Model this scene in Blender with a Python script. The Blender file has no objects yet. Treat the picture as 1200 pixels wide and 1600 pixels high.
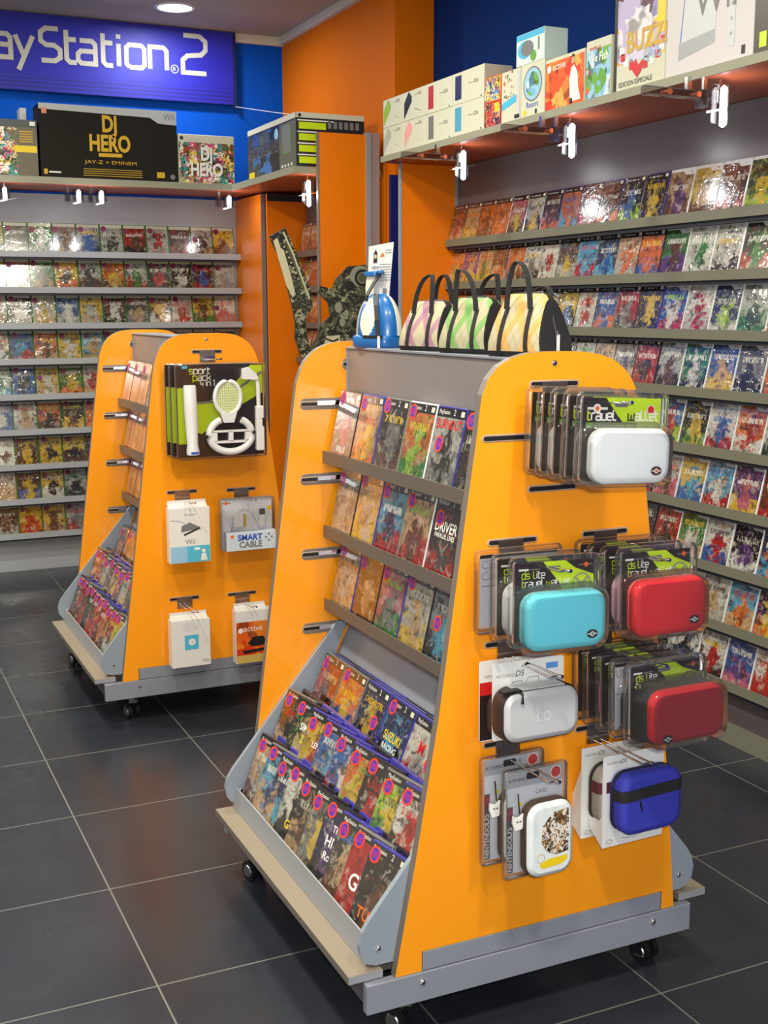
import bpy, math, random
from mathutils import Matrix, Vector

# ------------------------------------------------------------------ camera
scene = bpy.context.scene
COL = scene.collection
YAW, PITCH, ROLL, FPX, CAM_H = 24.8613, 9.6342, -0.1388, 1865.36, 1.49
cam_data = bpy.data.cameras.new('camera')
cam = bpy.data.objects.new('camera', cam_data)
COL.objects.link(cam)
_y, _p, _r = (math.radians(a) for a in (YAW, PITCH, ROLL))
_f = Vector((math.sin(_y) * math.cos(_p), math.cos(_y) * math.cos(_p), -math.sin(_p)))
_rt = Vector((math.cos(_y), -math.sin(_y), 0.0))
_up = _rt.cross(_f)
_r2 = _rt * math.cos(_r) + _up * math.sin(_r)
_u2 = -_rt * math.sin(_r) + _up * math.cos(_r)
cam.matrix_world = Matrix(((_r2.x, _u2.x, -_f.x, 0), (_r2.y, _u2.y, -_f.y, 0), (_r2.z, _u2.z, -_f.z, CAM_H), (0, 0, 0, 1)))
cam_data.sensor_fit = 'VERTICAL'
cam_data.sensor_height = 24.0
cam_data.lens = 24.0 * FPX / 1600.0
cam_data.clip_start = 0.05
cam_data.clip_end = 60
scene.camera = cam

# ------------------------------------------------------------------ colour management, world, room light
scene.view_settings.view_transform = 'Standard'
scene.view_settings.look = 'None'
scene.view_settings.exposure = 0.0
scene.view_settings.gamma = 1.0
scene.view_settings.use_curve_mapping = False
world = bpy.data.worlds.new('world')
scene.world = world
world.use_nodes = True
world.node_tree.nodes['Background'].inputs[0].default_value = (1.0, 0.97, 0.92, 1)
world.node_tree.nodes['Background'].inputs[1].default_value = 0.5
CEIL_Z = 3.11

def area_light(name, loc, size, power, color=(1, 1, 1), rot=(0, 0, 0), shape='DISK', parent=None, sy=None):
    ld = bpy.data.lights.new(name, 'AREA')
    ld.shape = shape
    ld.size = size
    if sy:
        ld.size_y = sy
    ld.energy = power
    ld.color = color
    ob = bpy.data.objects.new(name, ld)
    COL.objects.link(ob)
    ob.location = loc
    ob.rotation_euler = rot
    ob.parent = parent
    return ob

WARM = (1.0, 0.94, 0.76)
# recessed ceiling downlights of the shop (outside the frame; the one in frame is built further down)
for lx, ly, pw in ((0.1, 4.9, 44), (1.4, 4.3, 28), (0.1, 2.9, 40), (1.2, 2.4, 20), (0.2, 0.7, 46), (1.3, 0.5, 34), (-1.6, 4.6, 34), (-1.6, 1.8, 30), (-0.2, 6.3, 26)):
    area_light('room_downlight', (lx, ly, CEIL_Z - 0.03), 0.22, pw, WARM)
# unseen fill light added behind the photographer, as if from a shop front
area_light('rear_fill', (0.2, -2.6, 1.7), 3.6, 46, (0.97, 0.98, 1.0), (math.radians(90), 0, math.radians(-6)), 'RECTANGLE', None, 2.4)

# the camera's own flash, just above the lens
area_light('camera_flash', (0.02, -0.02, 1.56), 0.06, 30, (1.0, 0.98, 0.93), (math.radians(84), 0, -_y))

# ------------------------------------------------------------------ colour helpers
def lin(c):
    c = c / 255.0
    return c / 12.92 if c <= 0.04045 else ((c + 0.055) / 1.055) ** 2.4
def rgb(r, g, b):
    return (lin(r), lin(g), lin(b), 1.0)
PAL = {
    'k': (24, 20, 20), 'w': (206, 204, 196), 'r': (172, 30, 26), 'o': (206, 104, 34), 'y': (206, 172, 46), 'g': (48, 120, 54), 'l': (146, 184, 44),
    'd': (26, 58, 38), 'b': (40, 90, 160), 'c': (76, 156, 192), 'n': (26, 32, 84), 'p': (92, 58, 120), 'm': (186, 90, 116), 's': (116, 116, 114),
    't': (188, 152, 112), 'e': (94, 56, 34), 'i': (170, 172, 166), 'u': (58, 56, 56),
}
CNAME = {'k': 'black', 'w': 'white', 'r': 'red', 'o': 'orange', 'y': 'yellow', 'g': 'green', 'l': 'lime', 'd': 'dark green',
         'b': 'blue', 'c': 'sky blue', 'n': 'navy', 'p': 'purple', 'm': 'pink', 's': 'grey', 't': 'tan', 'e': 'brown', 'i': 'silver', 'u': 'charcoal'}
def pal(ch):
    return [lin(v) for v in PAL[ch]]

# ------------------------------------------------------------------ node helper and materials
class NT:
    def __init__(self, name):
        self.m = bpy.data.materials.new(name)
        self.m.use_nodes = True
        self.t = self.m.node_tree
        self.b = self.t.nodes['Principled BSDF']
    def n(self, typ, **kw):
        nd = self.t.nodes.new(typ)
        for k, v in kw.items():
            if k.startswith('_'):
                nd.inputs[k[1:].replace('_', ' ')].default_value = v
            else:
                setattr(nd, k, v)
        return nd
    def l(self, a, b):
        self.t.links.new(a, b)
    def put(self, sock, v):
        if hasattr(v, 'links') or hasattr(v, 'is_output'):
            self.l(v, sock)
        elif v is not None:
            sock.default_value = v
    def math(self, op, a, b=None, c=None, clamp=False):
        nd = self.t.nodes.new('ShaderNodeMath')
        nd.operation = op
        nd.use_clamp = clamp
        for i, v in enumerate((a, b, c)):
            if v is not None:
                self.put(nd.inputs[i], v)
        return nd.outputs[0]
    def sstep(self, v, lo, hi):
        nd = self.t.nodes.new('ShaderNodeMapRange')
        nd.interpolation_type = 'SMOOTHSTEP'
        self.put(nd.inputs['Value'], v)
        nd.inputs['From Min'].default_value = lo
        nd.inputs['From Max'].default_value = hi
        return nd.outputs[0]
    def mix(self, f, a, b, blend='MIX'):
        nd = self.t.nodes.new('ShaderNodeMix')
        nd.data_type = 'RGBA'
        nd.blend_type = blend
        self.put(nd.inputs[0], f)
        self.put(nd.inputs[6], a)
        self.put(nd.inputs[7], b)
        return nd.outputs[2]
    def attr(self, name):
        return self.n('ShaderNodeAttribute', attribute_type='OBJECT', attribute_name=name)
    def base(self, v):
        self.put(self.b.inputs['Base Color'], v)

MATS = {}
def mat(name, color, rough=0.5, metal=0.0, coat=0.0, noise=0.0, bump=0.0, scale=40.0, spec=0.5, coat_rough=0.08):
    """plain procedural surface: colour with a faint mottling and optional grain bump"""
    if name in MATS:
        return MATS[name]
    s = NT(name)
    c = rgb(*color)
    s.b.inputs['Roughness'].default_value = rough
    s.b.inputs['Metallic'].default_value = metal
    s.b.inputs['Coat Weight'].default_value = coat
    s.b.inputs['Coat Roughness'].default_value = coat_rough
    s.b.inputs['Specular IOR Level'].default_value = spec
    if noise or bump:
        tc = s.n('ShaderNodeTexCoord')
        nz = s.n('ShaderNodeTexNoise', _Scale=scale, _Detail=3.0)
        s.l(tc.outputs['Object'], nz.inputs['Vector'])
        d = tuple(v * (1 - noise) for v in c[:3]) + (1,)
        s.base(s.mix(nz.outputs['Fac'], d, c) if noise else c)
        if bump:
            bp = s.n('ShaderNodeBump', _Strength=bump, _Distance=0.001)
            s.l(nz.outputs['Fac'], bp.inputs['Height'])
            s.l(bp.outputs[0], s.b.inputs['Normal'])
    else:
        s.b.inputs['Base Color'].default_value = c
    MATS[name] = s.m
    return s.m

M_ORANGE = mat('orange_laminate', (255, 160, 26), 0.3, noise=0.04, scale=60, spec=0.3, coat=0.7, coat_rough=0.1)
M_ORANGE_WALL = mat('orange_wall_paint', (226, 114, 2), 0.7, noise=0.08, scale=8, bump=0.1, spec=0.12)
M_ORANGE_PANEL = mat('orange_shelf_panel', (236, 122, 0), 0.32, noise=0.08, scale=14, spec=0.35)
M_EDGE = mat('grey_edge_band', (118, 110, 106), 0.45)
M_GREY = mat('grey_lacquered_metal', (150, 152, 160), 0.42, noise=0.03)
M_GREYB = mat('grey_blue_rail', (136, 141, 154), 0.4, noise=0.03)
M_CHEEK = mat('pale_blue_grey_metal', (142, 152, 166), 0.38, noise=0.02)
M_FASCIA = mat('grey_fascia', (136, 130, 132), 0.38, noise=0.04)
M_TRAY = mat('taupe_tray_metal', (104, 96, 90), 0.42)
M_SHELF = mat('warm_grey_shelf_metal', (112, 112, 98), 0.42, noise=0.03)
M_SHELF_L = mat('cool_grey_shelf_metal', (162, 166, 174), 0.42, noise=0.03)
M_LIP_SHADE = mat('dark_lip_shade', (40, 42, 54), 0.5)  # painted shade: dark colour for the gaps under the wall shelf lips
M_BACK = mat('grey_back_panel', (98, 88, 92), 0.3, noise=0.04, scale=20)
M_BACK_L = mat('light_grey_back_panel', (160, 160, 166), 0.45, noise=0.04, scale=20)
M_PLANK = mat('beige_plank_top', (138, 127, 112), 0.55, noise=0.08, scale=120)
M_BOARD = mat('pale_board_edge', (146, 146, 128), 0.5)
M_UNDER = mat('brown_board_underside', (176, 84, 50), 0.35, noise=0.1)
M_CHROME = mat('chrome', (225, 226, 230), 0.12, metal=1.0)
M_STEEL = mat('brushed_steel', (170, 166, 160), 0.28, metal=1.0)
M_DARK = mat('black_plastic', (22, 22, 24), 0.45)
M_BLACKF = mat('black_fabric', (34, 33, 36), 0.85, noise=0.25, bump=0.4, scale=400)
M_WHITE = mat('white_gloss_card', (232, 232, 230), 0.3, coat=0.3)
M_WHITEP = mat('white_plastic', (226, 226, 228), 0.25)
M_CEIL = mat('ceiling_paint', (176, 170, 158), 0.85, noise=0.03)
M_COVE = mat('ceiling_trim_paint', (222, 216, 200), 0.8)
M_BLUEW = mat('blue_wall_paint', (0, 84, 200), 0.75, noise=0.06, scale=6, spec=0.15)
M_NAVYW = mat('deep_blue_wall_paint', (6, 46, 116), 0.75, noise=0.06, scale=6, spec=0.12)
M_WALLW = mat('plain_wall_paint', (200, 196, 188), 0.8)
M_INK = mat('black_ink', (28, 26, 28), 0.5)
M_GREYINK = mat('grey_ink', (118, 118, 122), 0.5)
M_WINK = mat('white_ink', (236, 236, 232), 0.5)
M_LIME = mat('lime_print', (196, 222, 18), 0.4)
M_CARDK = mat('dark_card_print', (40, 28, 26), 0.4)
M_RED = mat('red_print', (206, 28, 30), 0.4)
M_YEL = mat('yellow_print', (232, 202, 30), 0.45)
M_CYANP = mat('cyan_print', (70, 178, 224), 0.45)
M_BLUEP = mat('blue_print', (36, 84, 190), 0.45)
M_GOLD = mat('gold_print', (206, 166, 20), 0.5)
M_ORP = mat('orange_print', (238, 104, 30), 0.45)
M_GRN = mat('green_print', (98, 160, 52), 0.45)
M_PALEB = mat('pale_blue_print', (150, 196, 226), 0.45)
M_TANP = mat('tan_print', (190, 160, 120), 0.5)

def thin_plastic(name, tint=(0.93, 0.93, 0.94), gloss=0.06, strength=1.0, haze=0.0, rim=0.11):
    """clear thin film: mostly see-through, Fresnel reflection on top"""
    if name in MATS:
        return MATS[name]
    s = NT(name)
    tr = s.n('ShaderNodeBsdfTransparent')
    tr.inputs[0].default_value = (*tint, 1)
    gl = s.n('ShaderNodeBsdfGlossy')
    gl.inputs['Roughness'].default_value = gloss
    gl.inputs['Color'].default_value = (1, 1, 1, 1)
    fr = s.n('ShaderNodeFresnel', _IOR=1.5)
    mx = s.n('ShaderNodeMixShader')
    s.l(s.math('MULTIPLY', fr.outputs[0], strength, clamp=True), mx.inputs[0])
    s.l(tr.outputs[0], mx.inputs[1])
    s.l(gl.outputs[0], mx.inputs[2])
    df = s.n('ShaderNodeBsdfDiffuse')
    df.inputs[0].default_value = (0.9, 0.88, 0.86, 1)
    lw = s.n('ShaderNodeLayerWeight', _Blend=0.35)
    m2 = s.n('ShaderNodeMixShader')
    s.l(s.math('MULTIPLY_ADD', lw.outputs['Facing'], rim, haze), m2.inputs[0])
    s.l(mx.outputs[0], m2.inputs[1])
    s.l(df.outputs[0], m2.inputs[2])
    s.l(m2.outputs[0], s.t.nodes['Material Output'].inputs[0])
    s.t.nodes.remove(s.b)
    MATS[name] = s.m
    return s.m
M_CLEAR = thin_plastic('clear_blister_plastic', (0.97, 0.965, 0.96), 0.07, 1.0)
M_ACRYL = thin_plastic('clear_acrylic', (0.66, 0.62, 0.62), 0.12, 0.7, 0.0, 0.03)

def emit(name, color, strength):
    s = NT(name)
    e = s.n('ShaderNodeEmission')
    e.inputs[0].default_value = (*color, 1)
    e.inputs[1].default_value = strength
    s.l(e.outputs[0], s.t.nodes['Material Output'].inputs[0])
    s.t.nodes.remove(s.b)
    MATS[name] = s.m
    return s.m
M_BULB = emit('lit_tube', (0.92, 0.96, 1.0), 9)
M_DOWN = emit('lit_downlight_glass', (0.95, 0.97, 1.0), 9)

def cover_mat(name, kind):
    """printed sleeve of a game case; reads its colours from the case it is on"""
    s = NT(name)
    uv = s.n('ShaderNodeUVMap')
    sep = s.n('ShaderNodeSeparateXYZ')
    s.l(uv.outputs[0], sep.inputs[0])
    u, v = sep.outputs[0], sep.outputs[1]
    seed = s.attr('seed').outputs['Fac']
    c1, c2, c3, c4 = (s.attr('c%d' % i).outputs['Color'] for i in (1, 2, 3, 4))
    cmb = s.n('ShaderNodeCombineXYZ')
    s.l(s.math('ADD', s.math('MULTIPLY', u, 0.72), seed), cmb.inputs[0])
    s.l(s.math('ADD', v, s.math('MULTIPLY', seed, 1.7)), cmb.inputs[1])
    def noise(sc, det=2.0, dist=0.0):
        nd = s.n('ShaderNodeTexNoise', _Scale=sc, _Detail=det, _Distortion=dist)
        s.l(cmb.outputs[0], nd.inputs['Vector'])
        return nd.outputs['Fac']
    nA, nB, nC, nD = noise(3.0, 2, 0.5), noise(7, 2, 0.8), noise(5.0, 2, 0.4), noise(20, 1)
    bgf = s.sstep(s.math('ADD', v, s.math('MULTIPLY', s.math('SUBTRACT', nA, 0.5), 0.9)), 0.3, 0.42)
    col = s.mix(bgf, c3, c1)
    du = s.math('MULTIPLY', s.math('SUBTRACT', u, 0.52), 1.25)
    dv = s.math('MULTIPLY', s.math('SUBTRACT', v, 0.40), 0.95)
    dd = s.math('SQRT', s.math('ADD', s.math('MULTIPLY', du, du), s.math('MULTIPLY', dv, dv)))
    dd = s.math('ADD', dd, s.math('MULTIPLY', s.math('SUBTRACT', nC, 0.5), 1.1))
    col = s.mix(s.math('SUBTRACT', 1.0, s.sstep(dd, 0.22, 0.31)), col, c2)
    col = s.mix(s.math('MULTIPLY', s.sstep(nB, 0.55, 0.70), 0.55), col, (0.62, 0.56, 0.46, 1))
    col = s.mix(s.math('MULTIPLY', s.math('SUBTRACT', 1.0, s.sstep(nB, 0.30, 0.47)), 0.85), col, (0.018, 0.014, 0.014, 1))
    nE = noise(10, 2, 0.8)
    col = s.mix(s.math('MULTIPLY', s.sstep(nE, 0.56, 0.64), 0.5), col, c2)
    col = s.mix(s.math('MULTIPLY', s.math('SUBTRACT', 1.0, s.sstep(nE, 0.36, 0.44)), 0.45), col, c3)
    col = s.mix(s.math('MULTIPLY', s.sstep(nD, 0.48, 0.66), 0.22), col, (0.03, 0.024, 0.02, 1))
    col = s.mix(s.math('MULTIPLY', s.sstep(nA, 0.45, 0.75), 0.45), col, (0.03, 0.022, 0.02, 1))
    col = s.mix(0.2, col, (0.02, 0.018, 0.016, 1))
    # block of title lettering
    lt = s.n('ShaderNodeTexNoise', _Scale=1.0, _Detail=0.0)
    c5 = s.n('ShaderNodeCombineXYZ')
    s.l(s.math('MULTIPLY', s.math('ADD', u, seed), 26.0), c5.inputs[0])
    s.l(s.math('MULTIPLY', s.math('ADD', v, seed), 9.0), c5.inputs[1])
    s.l(c5.outputs[0], lt.inputs['Vector'])
    ltm = s.sstep(lt.outputs['Fac'], 0.44, 0.5)
    ty = s.math('ADD', 0.70, s.math('MULTIPLY', s.math('SINE', s.math('MULTIPLY', seed, 37.0)), 0.05))
    band = s.math('LESS_THAN', s.math('ABSOLUTE', s.math('SUBTRACT', v, ty)), 0.05)
    band = s.math('MULTIPLY', band, s.math('LESS_THAN', s.math('ABSOLUTE', s.math('SUBTRACT', u, 0.5)), 0.38))
    col = s.mix(s.math('MULTIPLY', s.math('MULTIPLY', band, ltm), s.attr('band').outputs['Fac']), col, c4)
    if kind == 'black':
        head = s.math('GREATER_THAN', v, 0.885)
        col = s.mix(head, col, rgb(30, 26, 30))
        sq = s.math('MULTIPLY', s.math('LESS_THAN', s.math('ABSOLUTE', s.math('SUBTRACT', u, 0.89)), 0.06),
                    s.math('LESS_THAN', s.math('ABSOLUTE', s.math('SUBTRACT', v, 0.945)), 0.032))
        col = s.mix(sq, col, rgb(225, 222, 205))
        tx = s.math('MULTIPLY', s.math('LESS_THAN', s.math('ABSOLUTE', s.math('SUBTRACT', u, 0.38)), 0.3),
                    s.math('LESS_THAN', s.math('ABSOLUTE', s.math('SUBTRACT', v, 0.94)), 0.016))
        tx = s.math('MULTIPLY', tx, s.attr('farprint').outputs['Fac'])
        col = s.mix(s.math('MULTIPLY', tx, ltm), col, rgb(170, 170, 178))
    elif kind == 'white':
        edge = s.math('SUBTRACT', 0.955, s.math('MULTIPLY', s.sstep(u, 0.5, 0.68), 0.075))
        col = s.mix(s.math('GREATER_THAN', v, edge), col, rgb(206, 210, 216))
        tx = s.math('MULTIPLY', s.math('LESS_THAN', s.math('ABSOLUTE', s.math('SUBTRACT', u, 0.85)), 0.06),
                    s.math('LESS_THAN', s.math('ABSOLUTE', s.math('SUBTRACT', v, 0.935)), 0.012))
        col = s.mix(s.math('MULTIPLY', tx, ltm), col, rgb(110, 110, 116))
    elif kind == 'green':
        col = s.mix(s.math('GREATER_THAN', v, 0.9), col, rgb(190, 196, 176))
        col = s.mix(s.math('GREATER_THAN', s.math('ABSOLUTE', s.math('SUBTRACT', u, 0.5)), 0.475), col, rgb(30, 84, 30))
    s.base(col)
    s.b.inputs['Roughness'].default_value = 0.16
    s.b.inputs['Specular IOR Level'].default_value = 0.7
    s.b.inputs['Coat Weight'].default_value = 1.0
    s.b.inputs['Coat Roughness'].default_value = 0.06
    s.b.inputs['Coat IOR'].default_value = 1.75
    # shrink wrap creases
    c6 = s.n('ShaderNodeCombineXYZ')
    s.l(s.math('MULTIPLY', s.math('ADD', u, seed), 2.2), c6.inputs[0])
    s.l(s.math('MULTIPLY', s.math('ADD', v, seed), 5.5), c6.inputs[1])
    cr = s.n('ShaderNodeTexNoise', _Scale=1.0, _Detail=2.0, _Distortion=1.5)
    s.l(c6.outputs[0], cr.inputs['Vector'])
    bp = s.n('ShaderNodeBump', _Distance=0.004)
    s.l(s.attr('wrap').outputs['Fac'], bp.inputs['Strength'])
    s.l(cr.outputs['Fac'], bp.inputs['Height'])
    s.l(bp.outputs[0], s.b.inputs['Coat Normal'])
    MATS[name] = s.m
    return s.m
M_COVER = {'black': cover_mat('sleeve_with_black_header', 'black'), 'white': cover_mat('sleeve_with_white_notch', 'white'),
           'green': cover_mat('sleeve_with_green_edge', 'green')}
M_SHELL = {'black': mat('dark_blue_case_plastic', (62, 60, 156), 0.2, coat=0.5), 'white': mat('white_case_plastic', (224, 226, 228), 0.22, coat=0.5),
           'green': mat('green_case_plastic', (52, 110, 44), 0.2, coat=0.5), 'grey': mat('grey_case_plastic', (120, 118, 112), 0.22, coat=0.5),
           'clear': mat('smoke_case_plastic', (34, 32, 40), 0.2, coat=0.5)}

def sticker_mat(name, ring, core, red):
    s = NT(name)
    uv = s.n('ShaderNodeUVMap')
    sep = s.n('ShaderNodeSeparateXYZ')
    s.l(uv.outputs[0], sep.inputs[0])
    du = s.math('SUBTRACT', sep.outputs[0], 0.5)
    dv = s.math('SUBTRACT', sep.outputs[1], 0.5)
    d = s.math('SQRT', s.math('ADD', s.math('MULTIPLY', du, du), s.math('MULTIPLY', dv, dv)))
    col = s.mix(s.math('GREATER_THAN', d, 0.36), rgb(*core), rgb(*ring))
    wv = s.n('ShaderNodeTexWave', _Scale=2.4, _Distortion=6.0)
    s.l(uv.outputs[0], wv.inputs['Vector'])
    m = s.math('MULTIPLY', s.math('GREATER_THAN', wv.outputs['Fac'], 0.6), s.math('LESS_THAN', s.math('ABSOLUTE', dv), 0.2))
    m = s.math('MULTIPLY', m, s.math('LESS_THAN', d, 0.36))
    s.base(s.mix(m, col, rgb(*red)))
    s.b.inputs['Roughness'].default_value = 0.35
    MATS[name] = s.m
    return s.m
M_STK = sticker_mat('round_price_sticker', (226, 66, 44), (62, 58, 178), (196, 44, 92))
M_STK2 = sticker_mat('maroon_price_sticker', (128, 20, 60), (70, 16, 72), (150, 30, 70))

def collage_mat(name, sc, cols, seed=0.0):
    s = NT(name)
    tc = s.n('ShaderNodeTexCoord')
    mp = s.n('ShaderNodeMapping')
    mp.inputs['Location'].default_value = (seed, seed * 2, seed)
    s.l(tc.outputs['Object'], mp.inputs['Vector'])
    vo = s.n('ShaderNodeTexVoronoi', _Scale=sc)
    nz = s.n('ShaderNodeTexNoise', _Scale=sc * 0.9, _Detail=2.0)
    s.l(mp.outputs[0], nz.inputs['Vector'])
    s.l(s.mix(0.12, mp.outputs[0], nz.outputs['Color']), vo.inputs['Vector'])
    sp = s.n('ShaderNodeSeparateColor')
    s.l(vo.outputs['Color'], sp.inputs[0])
    rp = s.n('ShaderNodeValToRGB')
    rp.color_ramp.interpolation = 'CONSTANT'
    els = rp.color_ramp.elements
    while len(els) < len(cols):
        els.new(0.5)
    for i, c in enumerate(cols):
        els[i].position = i / len(cols)
        els[i].color = rgb(*c)
    s.l(sp.outputs[0], rp.inputs[0])
    col = s.mix(s.math('MULTIPLY', s.sstep(nz.outputs['Fac'], 0.55, 0.62), 0.6), rp.outputs[0], rgb(20, 18, 20))
    s.base(col)
    s.b.inputs['Roughness'].default_value = 0.35
    MATS[name] = s.m
    return s.m
M_COLLAGE = collage_mat('busy_collage_print', 42, [(230, 225, 200), (30, 26, 28), (214, 60, 120), (196, 160, 120), (40, 150, 150), (230, 200, 60), (150, 60, 40), (238, 236, 226), (90, 84, 60), (70, 110, 60)])
M_COMIC = collage_mat('cartoon_print_yellow', 60, [(232, 190, 40), (228, 120, 40), (30, 30, 60), (236, 226, 190), (60, 120, 190), (240, 204, 60)], 3.1)
M_COMIC2 = collage_mat('cartoon_print_red', 60, [(190, 40, 36), (220, 110, 50), (40, 90, 130), (230, 210, 170), (60, 40, 40), (206, 60, 40)], 5.7)
M_CAMO = collage_mat('dark_camouflage_print', 44, [(24, 24, 18), (52, 54, 38), (18, 18, 16), (96, 98, 74), (34, 36, 26), (150, 148, 122), (30, 30, 22)], 2.2)
M_CATS = collage_mat('cat_photo_print', 70, [(226, 222, 214), (120, 84, 50), (226, 222, 214), (70, 56, 40), (190, 150, 110), (226, 222, 214)], 8.3)
M_SPORTG = collage_mat('racing_print', 22, [(220, 222, 224), (40, 90, 180), (220, 60, 60), (240, 200, 60), (120, 160, 200)], 1.1)
M_RBLUE = collage_mat('stage_photo_print', 14, [(20, 60, 130), (34, 40, 54), (70, 76, 80), (20, 26, 36), (40, 110, 180), (56, 58, 56)], 4.4)
M_FISH = collage_mat('fish_photo_print', 24, [(150, 200, 230), (110, 170, 60), (200, 220, 232), (60, 120, 60), (230, 90, 60), (120, 180, 220), (210, 226, 236)], 6.4)
M_PARTY = collage_mat('party_photo_print', 12, [(186, 176, 216), (228, 222, 232), (150, 140, 200), (90, 30, 60), (224, 190, 60), (206, 200, 226), (230, 150, 60)], 7.7)
M_FIRE = collage_mat('fiery_print', 16, [(226, 84, 24), (238, 130, 40), (216, 60, 24), (244, 170, 80), (230, 100, 30)], 9.1)

def plaid_mat(name, base, band, line):
    s = NT(name)
    tc = s.n('ShaderNodeTexCoord')
    sp = s.n('ShaderNodeSeparateXYZ')
    s.l(tc.outputs['Object'], sp.inputs[0])
    x, z = sp.outputs[0], sp.outputs[2]
    def stripes(sg, per, wd, off=0.0):
        t = s.math('ADD', s.math('MULTIPLY', x, 1.6 * sg), s.math('ADD', z, off))
        t = s.math('PINGPONG', t, per)
        return s.math('SUBTRACT', 1.0, s.sstep(t, wd, wd * 1.25))
    a, b = stripes(1, 0.055, 0.014, 0.012), stripes(-1, 0.055, 0.014, 0.03)
    col = s.mix(s.math('MULTIPLY', a, 0.65), rgb(*base), rgb(*band))
    col = s.mix(s.math('MULTIPLY', b, 0.65), col, rgb(*band))
    for sg, off in ((1, 0.03), (-1, 0.0)):
        col = s.mix(s.math('MULTIPLY', stripes(sg, 0.018, 0.0012, off), 0.5), col, rgb(*line))
    s.base(col)
    s.b.inputs['Roughness'].default_value = 0.75
    MATS[name] = s.m
    return s.m

# ------------------------------------------------------------------ mesh builder
I4 = Matrix.Identity(4)
def T(x, y, z):
    return Matrix.Translation((x, y, z))
def RX(a):
    return Matrix.Rotation(math.radians(a), 4, 'X')
def RY(a):
    return Matrix.Rotation(math.radians(a), 4, 'Y')
def RZ(a):
    return Matrix.Rotation(math.radians(a), 4, 'Z')

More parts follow.
